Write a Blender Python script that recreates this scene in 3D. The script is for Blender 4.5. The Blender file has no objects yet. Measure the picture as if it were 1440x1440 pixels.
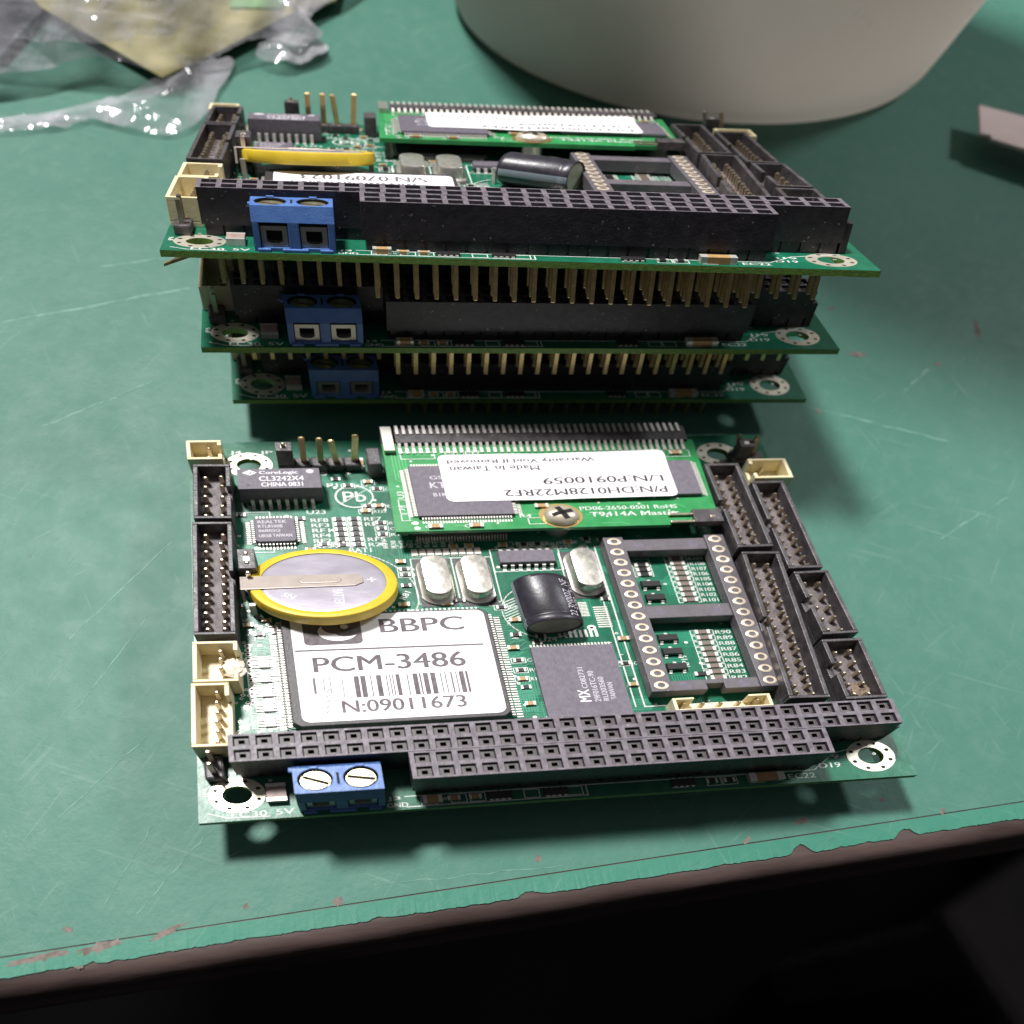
import bpy, bmesh, math, random
from mathutils import Vector, Matrix
from mathutils.geometry import tessellate_polygon

# ------------------------------------------------------------------ scene, camera, light
S = 0.001                                   # everything below is written in millimetres
scene = bpy.context.scene
coll = scene.collection
rnd = random.Random(7)

cam_data = bpy.data.cameras.new("camera")
cam_data.sensor_width = 36.0
cam_data.lens = 32.57
cam_data.clip_start = 0.005
cam_data.clip_end = 20.0
cam_data.dof.use_dof = True
cam_data.dof.focus_distance = 0.119
cam_data.dof.aperture_fstop = 19.0
cam = bpy.data.objects.new("camera", cam_data)
coll.objects.link(cam)
R = Matrix(((0.990245, 0.02376, -0.137295), (-0.090056, 0.861027, -0.500522), (0.106322, 0.508004, 0.854768)))
cam.matrix_world = Matrix.Translation(Vector((22.231, -26.093, 114.72)) * S) @ R.to_4x4()
scene.camera = cam

world = bpy.data.worlds.new("World")
scene.world = world
world.use_nodes = True
_n, _l = world.node_tree.nodes, world.node_tree.links
_tc = _n.new("ShaderNodeTexCoord"); _sx = _n.new("ShaderNodeSeparateXYZ"); _l.new(_tc.outputs["Generated"], _sx.inputs[0])
_my = _n.new("ShaderNodeMath"); _my.operation = 'MULTIPLY_ADD'; _my.inputs[1].default_value = 0.45; _l.new(_sx.outputs["Y"], _my.inputs[0])
_mz = _n.new("ShaderNodeMath"); _mz.operation = 'MULTIPLY_ADD'; _mz.inputs[1].default_value = 0.40; _mz.inputs[2].default_value = 0.45
_l.new(_sx.outputs["Z"], _mz.inputs[0]); _l.new(_mz.outputs[0], _my.inputs[2])
_rp = _n.new("ShaderNodeValToRGB")          # a room: bright behind and overhead, dim where the viewer stands
_rp.color_ramp.elements[0].position = 0.2; _rp.color_ramp.elements[0].color = (0.20, 0.20, 0.23, 1)
_rp.color_ramp.elements[1].position = 1.0; _rp.color_ramp.elements[1].color = (1.25, 1.24, 1.22, 1)
_l.new(_my.outputs[0], _rp.inputs[0]); _l.new(_rp.outputs[0], _n["Background"].inputs[0])
world.node_tree.nodes["Background"].inputs[1].default_value = 0.155


def lamp(name, direction, dist, sx, sy, power, col):
    d = bpy.data.lights.new(name, 'AREA')
    d.shape = 'RECTANGLE'; d.size = sx; d.size_y = sy; d.energy = power; d.color = col
    o = bpy.data.objects.new(name, d)
    coll.objects.link(o)
    v = Vector(direction).normalized()
    c = Vector((45, 40, 0)) * S
    o.location = c + v * dist
    o.rotation_euler = v.to_track_quat('Z', 'Y').to_euler()
    return o


lamp("ceiling_lamp", (-0.277, 0.296, 0.914), 1.2, 0.17, 0.12, 25.0, (1.0, 0.985, 0.965))
lamp("second_ceiling_lamp", (0.647, 0.226, 0.729), 1.3, 0.16, 0.10, 6.0, (0.95, 0.98, 1.0))

scene.view_settings.view_transform = 'Standard'
scene.view_settings.look = 'None'
scene.view_settings.exposure = 0.0
scene.view_settings.gamma = 1.0
scene.view_settings.use_curve_mapping = False
scene.cycles.max_bounces = 8
scene.cycles.transparent_max_bounces = 16


# ------------------------------------------------------------------ materials
def mat(name, col, rough=0.5, metal=0.0, col2=None, nscale=900, contrast=(0.35, 0.65), rvar=0.0, bump=0.0, bscale=3000,
        spec=0.5, coat=0.0, speck=None, speck_scale=2600, speck_cut=0.66, trans=0.0, stretch=None):
    m = bpy.data.materials.new(name)
    m.use_nodes = True
    nt = m.node_tree
    N, L = nt.nodes, nt.links
    b = N["Principled BSDF"]
    b.inputs["Roughness"].default_value = rough
    b.inputs["Metallic"].default_value = metal
    b.inputs["Specular IOR Level"].default_value = spec
    b.inputs["Coat Weight"].default_value = coat
    b.inputs["Coat Roughness"].default_value = 0.12
    b.inputs["Transmission Weight"].default_value = trans
    tc = N.new("ShaderNodeTexCoord")
    src = tc.outputs["Object"]
    if stretch:
        mp = N.new("ShaderNodeMapping")
        mp.inputs["Scale"].default_value = stretch
        L.new(src, mp.inputs[0]); src = mp.outputs[0]

    def noise(scale, detail=4, rough_=0.6):
        n = N.new("ShaderNodeTexNoise")
        n.inputs["Scale"].default_value = scale
        n.inputs["Detail"].default_value = detail
        n.inputs["Roughness"].default_value = rough_
        L.new(src, n.inputs["Vector"])
        return n
    c = tuple(col) + (1,)
    out = None
    if col2 is not None:
        n = noise(nscale)
        r = N.new("ShaderNodeValToRGB")
        r.color_ramp.elements[0].position = contrast[0]; r.color_ramp.elements[0].color = c
        r.color_ramp.elements[1].position = contrast[1]; r.color_ramp.elements[1].color = tuple(col2) + (1,)
        L.new(n.outputs["Fac"], r.inputs[0])
        out = r.outputs[0]
    if speck is not None:
        n = noise(speck_scale, 2, 0.5)
        r = N.new("ShaderNodeValToRGB")
        r.color_ramp.elements[0].position = speck_cut
        r.color_ramp.elements[1].position = speck_cut + 0.04
        L.new(n.outputs["Fac"], r.inputs[0])
        mx = N.new("ShaderNodeMix"); mx.data_type = 'RGBA'
        L.new(r.outputs[0], mx.inputs[0])
        if out is None:
            mx.inputs[6].default_value = c
        else:
            L.new(out, mx.inputs[6])
        mx.inputs[7].default_value = tuple(speck) + (1,)
        out = mx.outputs[2]
    if out is None:
        b.inputs["Base Color"].default_value = c
    else:
        L.new(out, b.inputs["Base Color"])
    if rvar:
        n = noise(nscale * 1.7, 5)
        mr = N.new("ShaderNodeMapRange")
        mr.inputs[1].default_value = 0.3; mr.inputs[2].default_value = 0.7
        mr.inputs[3].default_value = max(0.02, rough - rvar); mr.inputs[4].default_value = min(1, rough + rvar)
        L.new(n.outputs["Fac"], mr.inputs[0]); L.new(mr.outputs[0], b.inputs["Roughness"])
    if bump:
        n = noise(bscale, 3)
        bp = N.new("ShaderNodeBump")
        bp.inputs["Strength"].default_value = bump
        bp.inputs["Distance"].default_value = 0.0002
        L.new(n.outputs["Fac"], bp.inputs["Height"]); L.new(bp.outputs[0], b.inputs["Normal"])
    return m


M = {}
M['pcb'] = mat('green solder mask', (0.005, 0.095, 0.052), 0.34, col2=(0.012, 0.135, 0.075), nscale=420, rvar=0.07, bump=0.10, bscale=1500, spec=0.4)
M['pcb_side'] = mat('cut board edge', (0.085, 0.19, 0.03), 0.6, col2=(0.16, 0.27, 0.05), nscale=1500, bump=0.4)
M['track'] = mat('masked copper track', (0.020, 0.215, 0.125), 0.33, rvar=0.05, nscale=800, spec=0.4)
M['track_light'] = mat('pale track', (0.06, 0.26, 0.17), 0.32, spec=0.4)
M['silk'] = mat('white silkscreen ink', (0.72, 0.74, 0.70), 0.5, col2=(0.5, 0.55, 0.5), nscale=2500)
M['solder'] = mat('tinned pad', (0.62, 0.60, 0.55), 0.45, 0.6, col2=(0.75, 0.73, 0.68), nscale=2500)
M['pad_ring'] = mat('tinned mounting ring', (0.70, 0.64, 0.52), 0.36, 0.62, col2=(0.80, 0.74, 0.62), nscale=900)
M['dark'] = mat('dark opening', (0.006, 0.006, 0.006), 0.8)
M['black'] = mat('black connector plastic', (0.017, 0.014, 0.019), 0.45, col2=(0.032, 0.027, 0.034), nscale=700, rvar=0.08, bump=0.25, bscale=2500, speck=(0.22, 0.2, 0.2), speck_scale=1500, speck_cut=0.70)
M['black_top'] = mat('dusty black connector face', (0.09, 0.074, 0.09), 0.5, col2=(0.17, 0.143, 0.168), nscale=1100, rvar=0.1, bump=0.25, bscale=2500, speck=(0.3, 0.27, 0.28), speck_scale=2200, speck_cut=0.71)
M['well'] = mat('brown black well floor', (0.055, 0.043, 0.048), 0.5, col2=(0.10, 0.08, 0.086), nscale=1500)
M['header'] = mat('black header plastic', (0.036, 0.030, 0.034), 0.42, col2=(0.085, 0.074, 0.080), nscale=600, rvar=0.1, bump=0.3, speck=(0.22, 0.2, 0.19), speck_scale=1800, speck_cut=0.70)
M['header_in'] = mat('dusty header floor', (0.085, 0.070, 0.074), 0.6, col2=(0.20, 0.17, 0.175), nscale=900, bump=0.5)
M['pin'] = mat('dull pin metal', (0.55, 0.47, 0.36), 0.35, 0.85, col2=(0.40, 0.33, 0.24), nscale=900)
M['gold_pin'] = mat('gold plated pin', (0.70, 0.52, 0.24), 0.34, 0.85, col2=(0.50, 0.38, 0.20), nscale=600)
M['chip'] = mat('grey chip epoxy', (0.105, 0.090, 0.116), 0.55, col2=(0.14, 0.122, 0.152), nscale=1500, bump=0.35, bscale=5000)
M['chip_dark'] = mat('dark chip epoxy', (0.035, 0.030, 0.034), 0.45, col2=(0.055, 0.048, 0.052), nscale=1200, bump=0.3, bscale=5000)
M['ink'] = mat('pale marking ink', (0.50, 0.46, 0.52), 0.6)
M['ink_white'] = mat('white marking ink', (0.74, 0.70, 0.74), 0.6)
M['lead'] = mat('tinned lead', (0.66, 0.61, 0.58), 0.45, 0.55)
M['paper'] = mat('white label paper', (0.80, 0.78, 0.80), 0.65, col2=(0.84, 0.82, 0.84), nscale=500, spec=0.25)
M['print'] = mat('grey label print', (0.115, 0.098, 0.108), 0.75, col2=(0.17, 0.148, 0.16), nscale=1500, spec=0.15)
M['print_dark'] = mat('dark label print', (0.05, 0.042, 0.05), 0.75, col2=(0.085, 0.075, 0.085), nscale=1500, spec=0.15)
M['print_soft'] = mat('pale label print', (0.20, 0.17, 0.19), 0.75, col2=(0.13, 0.11, 0.12), nscale=1500, spec=0.15)
M['stamp'] = mat('pale stamped marking', (0.62, 0.58, 0.66), 0.6)
M['cell'] = mat('brushed steel cell', (0.52, 0.48, 0.55), 0.40, 0.4, col2=(0.42, 0.385, 0.45), nscale=350, rvar=0.1, bump=0.15, bscale=900, stretch=(.3, 1, 1))
M['tab'] = mat('nickel tab', (0.56, 0.48, 0.43), 0.42, 0.5, col2=(0.48, 0.41, 0.37), nscale=500)
M['yellow'] = mat('yellow sleeve', (0.66, 0.47, 0.03), 0.45, col2=(0.56, 0.385, 0.022), nscale=250, rvar=.1, bump=.12, bscale=700)
M['blue'] = mat('blue terminal plastic', (0.06, 0.135, 0.37), 0.42, col2=(0.08, 0.17, 0.43), nscale=500, rvar=0.08, bump=0.2, speck=(0.25, 0.35, 0.6), speck_scale=1600, speck_cut=0.70)
M['brass'] = mat('plated brass screw', (0.74, 0.62, 0.34), 0.28, 0.9, col2=(0.82, 0.74, 0.5), nscale=900)
M['steel'] = mat('crystal can', (0.72, 0.68, 0.62), 0.33, 0.8, col2=(0.62, 0.59, 0.54), nscale=700, rvar=0.08)
M['clamp'] = mat('clamp steel', (0.50, 0.48, 0.44), 0.4, 0.8)
M['cream'] = mat('cream nylon', (0.70, 0.60, 0.36), 0.45, col2=(0.78, 0.69, 0.46), nscale=350, rvar=0.08, bump=0.15)
M['glue'] = mat('hot glue residue', (0.62, 0.55, 0.46), 0.35, col2=(0.72, 0.66, 0.56), nscale=900, bump=0.8, bscale=1500)
M['sleeve'] = mat('black capacitor sleeve', (0.018, 0.016, 0.023), 0.36, col2=(0.032, 0.028, 0.04), nscale=600, rvar=0.06, bump=0.1)
M['sleeve_band'] = mat('grey capacitor band', (0.20, 0.24, 0.27), 0.3)
M['bung'] = mat('rubber bung', (0.24, 0.25, 0.18), 0.6, col2=(0.32, 0.33, 0.25), nscale=800)
M['card'] = mat('bright green card mask', (0.020, 0.215, 0.060), 0.36, col2=(0.032, 0.27, 0.085), nscale=500, rvar=0.08)
M['card_track'] = mat('card track', (0.075, 0.37, 0.13), 0.36)
M['contact'] = mat('turned contact plating', (0.80, 0.68, 0.54), 0.36, 0.5)
M['gold'] = mat('gold plating', (0.72, 0.50, 0.20), 0.3, 0.85)
M['screw'] = mat('bronzed screw', (0.62, 0.52, 0.38), 0.3, 0.55, col2=(0.74, 0.66, 0.54), nscale=700)
M['ceramic'] = mat('brown ceramic', (0.30, 0.21, 0.18), 0.5, col2=(0.40, 0.29, 0.26), nscale=1200)
M['tan'] = mat('tan ceramic', (0.42, 0.26, 0.11), 0.5, col2=(0.36, 0.21, 0.09), nscale=1200)
M['resistor'] = mat('black resistor glass', (0.022, 0.020, 0.022), 0.35)
M['resistor_brown'] = mat('brown resistor', (0.16, 0.12, 0.10), 0.5)
M['socket_grey'] = mat('chip socket plastic', (0.095, 0.083, 0.096), 0.48, col2=(0.12, 0.105, 0.118), nscale=900, bump=0.3, speck=(0.3, 0.28, 0.28), speck_scale=2200, speck_cut=0.72)


# ------------------------------------------------------------------ mesh builder
KX, SY, SZ = -0.14633 * 0.62556, 0.62556, 0.67033     # the proportions a board has in this scene (see aff)


def aff(x, y, z):
    return Vector(((x + KX * y) * S, SY * y * S, SZ * z * S))


def plain(x, y, z):
    return Vector((x * S, y * S, z * S))


_glyphs = {}


def glyph_mesh(text):
    """flat triangles of a line of text, scaled to a unit box"""
    if text in _glyphs:
        return _glyphs[text]
    cu = bpy.data.curves.new("lettering_source", 'FONT')
    cu.body = text
    cu.resolution_u = 3
    ob = bpy.data.objects.new("lettering_source", cu)
    coll.objects.link(ob)
    dg = bpy.context.evaluated_depsgraph_get()
    me = bpy.data.meshes.new_from_object(ob.evaluated_get(dg))
    vs = [v.co.copy() for v in me.vertices]
    fs = [tuple(p.vertices) for p in me.polygons]
    bpy.data.objects.remove(ob); bpy.data.curves.remove(cu); bpy.data.meshes.remove(me)
    x0 = min(v.x for v in vs); x1 = max(v.x for v in vs); y0 = min(v.y for v in vs); y1 = max(v.y for v in vs)
    out = ([((v.x - x0) / (x1 - x0), (v.y - y0) / (y1 - y0)) for v in vs], fs, (x1 - x0) / (y1 - y0))
    _glyphs[text] = out
    return out


class MB:
    def __init__(self):
        self.v, self.f, self.m = [], [], []
        self.xf = None

    def add(self, pts, faces, m=0):
        b = len(self.v)
        for p in pts:
            p = Vector(p)
            self.v.append(self.xf @ p if self.xf else p)
        for k in faces:
            self.f.append(tuple(b + i for i in k)); self.m.append(m)

    def hexa(self, p, m=0):     # bottom 0..3 ccw, top 4..7
        self.add(p, [(3, 2, 1, 0), (4, 5, 6, 7), (0, 1, 5, 4), (1, 2, 6, 5), (2, 3, 7, 6), (3, 0, 4, 7)], m)

    def box(self, x0, x1, y0, y1, z0, z1, m=0, taper=0.0, top=None):
        t = taper
        p = [(x0, y0, z0), (x1, y0, z0), (x1, y1, z0), (x0, y1, z0), (x0 + t, y0 + t, z1), (x1 - t, y0 + t, z1), (x1 - t, y1 - t, z1), (x0 + t, y1 - t, z1)]
        self.add(p, [(3, 2, 1, 0), (0, 1, 5, 4), (1, 2, 6, 5), (2, 3, 7, 6), (3, 0, 4, 7)], m)
        self.add(p[4:], [(0, 1, 2, 3)], m if top is None else top)

    def prism(self, poly, z0, z1, m=0, top=None, inset=0.0):
        n = len(poly)
        cx = sum(p[0] for p in poly) / n; cy = sum(p[1] for p in poly) / n
        up = []
        for x, y in poly:
            d = math.hypot(x - cx, y - cy) or 1
            up.append((x - (x - cx) / d * inset, y - (y - cy) / d * inset))
        pts = [(x, y, z0) for x, y in poly] + [(x, y, z1) for x, y in up]
        self.add(pts, [tuple(range(n))[::-1]] + [(i, (i + 1) % n, n + (i + 1) % n, n + i) for i in range(n)], m)
        self.add([(x, y, z1) for x, y in up], [tuple(range(n))], m if top is None else top)

    def sheet(self, poly, z, m=0):
        self.add([(x, y, z) for x, y in poly], [tuple(range(len(poly)))], m)

    def disc(self, cx, cy, z, r, n=20, m=0, r0=0.0, ry=None):
        ry = ry or r
        ring = [(cx + r * math.cos(2 * math.pi * i / n), cy + ry * math.sin(2 * math.pi * i / n), z) for i in range(n)]
        if r0:
            k = r0 / r
            ring2 = [(cx + (x - cx) * k, cy + (y - cy) * k, z) for x, y, z in ring]
            self.add(ring + ring2, [(i, (i + 1) % n, n + (i + 1) % n, n + i) for i in range(n)], m)
        else:
            self.add(ring, [tuple(range(n))], m)

    def cyl(self, cx, cy, z0, z1, r, n=20, m=0, r1=None, top=None, cap=True):
        r1 = r if r1 is None else r1
        a = [2 * math.pi * i / n for i in range(n)]
        p = [(cx + r * math.cos(t), cy + r * math.sin(t), z0) for t in a] + [(cx + r1 * math.cos(t), cy + r1 * math.sin(t), z1) for t in a]
        self.add(p, [(i, (i + 1) % n, n + (i + 1) % n, n + i) for i in range(n)] + ([tuple(range(n))[::-1]] if cap else []), m)
        if cap:
            self.add(p[n:], [tuple(range(n))], m if top is None else top)

    def lathe(self, cx, cy, prof, n=28, m=0, mats=None, sx=1.0, sy=1.0):
        pts = []
        for r, z in prof:
            for i in range(n):
                t = 2 * math.pi * i / n
                pts.append((cx + r * sx * math.cos(t), cy + r * sy * math.sin(t), z))
        for k in range(len(prof) - 1):
            self.add(pts[k * n:(k + 2) * n], [(i, (i + 1) % n, n + (i + 1) % n, n + i) for i in range(n)], mats[k] if mats else m)

    def ribbon(self, pts, w, z, m=0):
        for (xa, ya), (xb, yb) in zip(pts, pts[1:]):
            dx, dy = xb - xa, yb - ya
            d = math.hypot(dx, dy)
            if d < 1e-6:
                continue
            nx, ny = -dy / d * w / 2, dx / d * w / 2
            ex, ey = dx / d * w * .35, dy / d * w * .35
            self.add([(xa - nx - ex, ya - ny - ey, z), (xb - nx + ex, yb - ny + ey, z), (xb + nx + ex, yb + ny + ey, z), (xa + nx - ex, ya + ny - ey, z)], [(0, 1, 2, 3)], m)
            z += 0.0008

    def frame(self, x0, x1, y0, y1, w, z, m=0):
        self.add([(x0, y0, z), (x1, y0, z), (x1, y1, z), (x0, y1, z), (x0 + w, y0 + w, z), (x1 - w, y0 + w, z), (x1 - w, y1 - w, z), (x0 + w, y1 - w, z)],
                 [(0, 1, 5, 4), (1, 2, 6, 5), (2, 3, 7, 6), (3, 0, 4, 7)], m)

    def text(self, s, x, y, z, h, w=None, m=0, rot=0.0, align='l', bold=.045):
        """cap height h, optional total width w, lower left (or right / centre) at x, y; rot in degrees"""
        vs, fs, asp = glyph_mesh(s)
        w = w or asp * h
        ox = {'l': 0, 'c': -w / 2, 'r': -w}[align]
        c, sn = math.cos(math.radians(rot)), math.sin(math.radians(rot))
        pts = []
        for u, v in vs:
            px, py = ox + u * w, v * h
            pts.append((x + c * px - sn * py, y + sn * px + c * py, z))
        self.add(pts, fs, m)
        e = bold * h * (w / h / asp if w else 1) ** .5      # a second, shifted pass makes the strokes heavier
        self.add([(px + c * e, py + sn * e, pz + .0015) for px, py, pz in pts], fs, m)

    def build(self, name, mats, parent=None, bevel=0.0, smooth=False, space=aff, loc=None, seg=2):
        me = bpy.data.meshes.new(name)
        me.from_pydata([space(*p) for p in self.v], [], self.f)
        for k in mats:
            me.materials.append(M[k] if isinstance(k, str) else k)
        for p, k in zip(me.polygons, self.m):
            p.material_index = k
        bm = bmesh.new(); bm.from_mesh(me)
        bmesh.ops.remove_doubles(bm, verts=bm.verts, dist=2e-7)
        bm.to_mesh(me); bm.free()
        if smooth:
            for p in me.polygons:
                p.use_smooth = True
            me.set_sharp_from_angle(angle=math.radians(38))
        o = bpy.data.objects.new(name, me)
        coll.objects.link(o)
        if parent is not None:
            o.parent = parent
        if loc is not None:
            o.location = loc
        if bevel:
            md = o.modifiers.new("bevel", 'BEVEL'); md.width = bevel * S; md.segments = seg; md.limit_method = 'ANGLE'; md.angle_limit = math.radians(40)
        return o


def tag(o, label=None, cat=None, group=None, kind=None):
    if label: o["label"] = label
    if cat: o["category"] = cat
    if group: o["group"] = group
    if kind: o["kind"] = kind
    return o


def empty(name, loc, rz=0.0, scale=1.0):
    o = bpy.data.objects.new(name, None)
    coll.objects.link(o)
    o.empty_display_size = 0.01
    o.location = Vector(loc) * S; o.rotation_euler.z = math.radians(rz); o.scale = (scale,) * 3
    return o


def dup(src, parent, loc, name=None):
    o = src.copy()
    if name: o.name = name
    coll.objects.link(o)
    o.parent = parent; o.location = loc
    return o


def yaw(cx, cy, deg):
    return Matrix.Translation((cx, cy, 0)) @ Matrix.Rotation(math.radians(deg), 4, 'Z') @ Matrix.Translation((-cx, -cy, 0))


# ------------------------------------------------------------------ setting: bench and floor
ZT = -8.04
SLOPE = 0.05            # the boards lean: their bus pins lift the front edge, so the bench rises towards the back of this frame
UA = math.atan2(8.9, 132.1)


def on_bench(x, y, z):
    """point z millimetres above the bench"""
    return Vector((x * S, y * S, (ZT + SLOPE * (y - 2.5) + z) * S))



def bench(u, v, z):
    c, s = math.cos(UA), math.sin(UA)
    return on_bench(-22.7 + c * u - s * v, -11.6 + s * u + c * v, z)


M['wood'] = mat('brown bench edge', (0.034, 0.021, 0.019), 0.45, col2=(0.090, 0.060, 0.054), nscale=110, rvar=0.12, bump=0.5, bscale=500, stretch=(0.25, 1, 1))
M['chip_wood'] = mat('bare board under the paint', (0.10, 0.075, 0.062), 0.75, col2=(0.20, 0.165, 0.145), nscale=700, bump=0.6, bscale=1500)


def bench_paint(c0, c1, c2):
    m = bpy.data.materials.new('worn green bench paint')
    m.use_nodes = True
    nt = m.node_tree; N, L = nt.nodes, nt.links
    b = N["Principled BSDF"]
    tc = N.new("ShaderNodeTexCoord")

    def noise(scale, detail=5, rough=0.6, st=None, rot=0.0, dist=0.0):
        src = tc.outputs["Object"]
        if st:
            mp = N.new("ShaderNodeMapping"); mp.inputs["Rotation"].default_value = (0, 0, rot)
            L.new(src, mp.inputs[0])
            mp2 = N.new("ShaderNodeMapping"); mp2.inputs["Scale"].default_value = st
            L.new(mp.outputs[0], mp2.inputs[0]); src = mp2.outputs[0]
        n = N.new("ShaderNodeTexNoise")
        n.inputs["Scale"].default_value = scale; n.inputs["Detail"].default_value = detail; n.inputs["Roughness"].default_value = rough
        n.inputs["Distortion"].default_value = dist
        L.new(src, n.inputs["Vector"]); return n.outputs["Fac"]

    def ramp(f, a, b_, ca=(0, 0, 0), cb=(1, 1, 1)):
        r = N.new("ShaderNodeValToRGB")
        r.color_ramp.elements[0].position = a; r.color_ramp.elements[1].position = b_
        r.color_ramp.elements[0].color = tuple(ca) + (1,); r.color_ramp.elements[1].color = tuple(cb) + (1,)
        L.new(f, r.inputs[0]); return r.outputs[0]

    def mix(f, a, b_):
        x = N.new("ShaderNodeMix"); x.data_type = 'RGBA'
        L.new(f, x.inputs[0]); L.new(a, x.inputs[6])
        if isinstance(b_, tuple): x.inputs[7].default_value = b_ + (1,)
        else: L.new(b_, x.inputs[7])
        return x.outputs[2]

    def scale_(f, k):
        x = N.new("ShaderNodeMath"); x.operation = 'MULTIPLY'; L.new(f, x.inputs[0]); x.inputs[1].default_value = k; return x.outputs[0]
    base = ramp(noise(28, 5, 0.55), 0.32, 0.68, c0, c1)
    base = mix(scale_(ramp(noise(330, 6, 0.7), 0.45, 0.75), 0.45), base, c2)
    # fine scratches in several directions
    for k, (rot, sc, cut, amt) in enumerate(((0.35, 1500, 0.66, 0.42), (-0.55, 1700, 0.67, 0.38), (1.15, 1600, 0.67, 0.38), (2.2, 1400, 0.67, 0.35), (-1.0, 1900, 0.665, 0.35))):
        f = noise(sc, 2, 0.5, (0.045, 1.0, 1.0), rot, 0.35)
        g = noise(60 + 17 * k, 2, 0.5)
        fac = N.new("ShaderNodeMath"); fac.operation = 'MULTIPLY'
        L.new(ramp(f, cut, cut + 0.05), fac.inputs[0]); L.new(ramp(g, 0.45, 0.62), fac.inputs[1])
        base = mix(scale_(fac.outputs[0], amt * .6), base, (0.17, 0.27, 0.22))
    base = mix(scale_(ramp(noise(760, 3, 0.5), 0.70, 0.74), 0.5), base, (0.035, 0.11, 0.08))
    L.new(base, b.inputs["Base Color"])
    mr = N.new("ShaderNodeMapRange"); mr.inputs[1].default_value = 0.3; mr.inputs[2].default_value = 0.7
    mr.inputs[3].default_value = 0.50; mr.inputs[4].default_value = 0.585
    L.new(noise(180, 5), mr.inputs[0]); L.new(mr.outputs[0], b.inputs["Roughness"])
    b.inputs["Specular IOR Level"].default_value = 0.38
    bp = N.new("ShaderNodeBump"); bp.inputs["Strength"].default_value = 0.30; bp.inputs["Distance"].default_value = 0.0003
    L.new(noise(520, 6, 0.65), bp.inputs["Height"]); L.new(bp.outputs[0], b.inputs["Normal"])
    return m


M['paint'] = bench_paint((0.036, 0.138, 0.101), (0.053, 0.162, 0.122), (0.088, 0.190, 0.150))
M['paint_edge'] = bench_paint((0.020, 0.150, 0.100), (0.032, 0.175, 0.120), (0.055, 0.19, 0.135))

# bench body with a rounded brown front edge
prof = [(0.6, -0.14), (-2.2, -0.16), (-3.2, -0.42), (-3.8, -0.95), (-4.25, -1.9), (-4.4, -3.0), (-4.2, -4.4), (-3.8, -5.4), (-3.5, -6.2), (-3.5, -26.0)]
b = MB()
us = [-170 + 2.0 * i for i in range(261)]
hw = random.Random(3)
wob = [[hw.uniform(-.10, .10) for _ in prof] for _ in us]
for k in range(len(us)):                       # smooth the dents along the edge
    for j in range(len(prof)):
        wob[k][j] = wob[k][j] * .6 + (wob[k - 1][j] * .7 if k else 0)
pts = []
for k, u in enumerate(us):
    for j, (v, z) in enumerate(prof):
        d = wob[k][j] if 1 < j < 8 else 0
        pts.append((u, v + d, z + d * .6))
n = len(prof)
b.add(pts, [(k * n + j, k * n + j + 1, (k + 1) * n + j + 1, (k + 1) * n + j) for k in range(len(us) - 1) for j in range(n - 1)])
b.add([(us[0], 0.6, -0.14), (us[-1], 0.6, -0.14), (us[-1], 520, -0.14), (us[0], 520, -0.14)], [(0, 1, 2, 3)])
bench_top = tag(b.build('tabletop', ['wood'], smooth=True, space=bench), kind='structure')
# main green sheet
b = MB()
b.box(us[0], us[-1], 0.10, 520, -0.12, 0.0)
b.build('green_paint_sheet', ['paint'], bench_top, space=bench)
# strip in front of the scored line, with a flaked front edge
b = MB()
hv = random.Random(11)
u = -170.0
edge = []
flakes = {10.2: .35, 43: .3, 61.5: .55, 62.4: .35, 88: .25, 97.6: .4, 98.5: 1.15, 99.3: .6, 112.8: .5, 113.6: .95, 114.5: .7, -6: .6, -20: .5, 140: .8, 160: .6}
drift = 0.0
while u < 350:
    drift = drift * .9 + hv.uniform(-.055, .055)
    v = -2.15 + drift + hv.uniform(-.05, .05)
    for fu, fa in flakes.items():
        v += fa * max(0, 1 - abs(u - fu) / (0.8 + .4 * fa))
    edge.append((u, min(v, -0.25)))
    u += hv.uniform(.22, .5)
pts = []
for u, v in edge:
    pts += [(u, -0.06, 0.0), (u, v, 0.02 + hv.uniform(0, .06)), (u, v + .03, -0.15)]
b.add(pts, [(3 * i + j, 3 * i + j + 1, 3 * i + j + 4, 3 * i + j + 3) for i in range(len(edge) - 1) for j in range(2)])
b.build('green_edge_strip', ['paint_edge'], bench_top, space=bench)


def blob(cu, cv, ru, rv, rot, seed, n=26):
    q = random.Random(seed)
    out = []
    rr = [1 + q.uniform(-.35, .35) for _ in range(n)]
    for i in range(n):
        t = 2 * math.pi * i / n
        x, y = ru * rr[i] * math.cos(t), rv * rr[i] * math.sin(t)
        out.append((cu + x * math.cos(rot) - y * math.sin(rot), cv + x * math.sin(rot) + y * math.cos(rot)))
    return out


def to_bench(x, y):
    dx, dy = x + 22.7, y + 11.6
    return dx * math.cos(UA) + dy * math.sin(UA), -dx * math.sin(UA) + dy * math.cos(UA)


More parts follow.
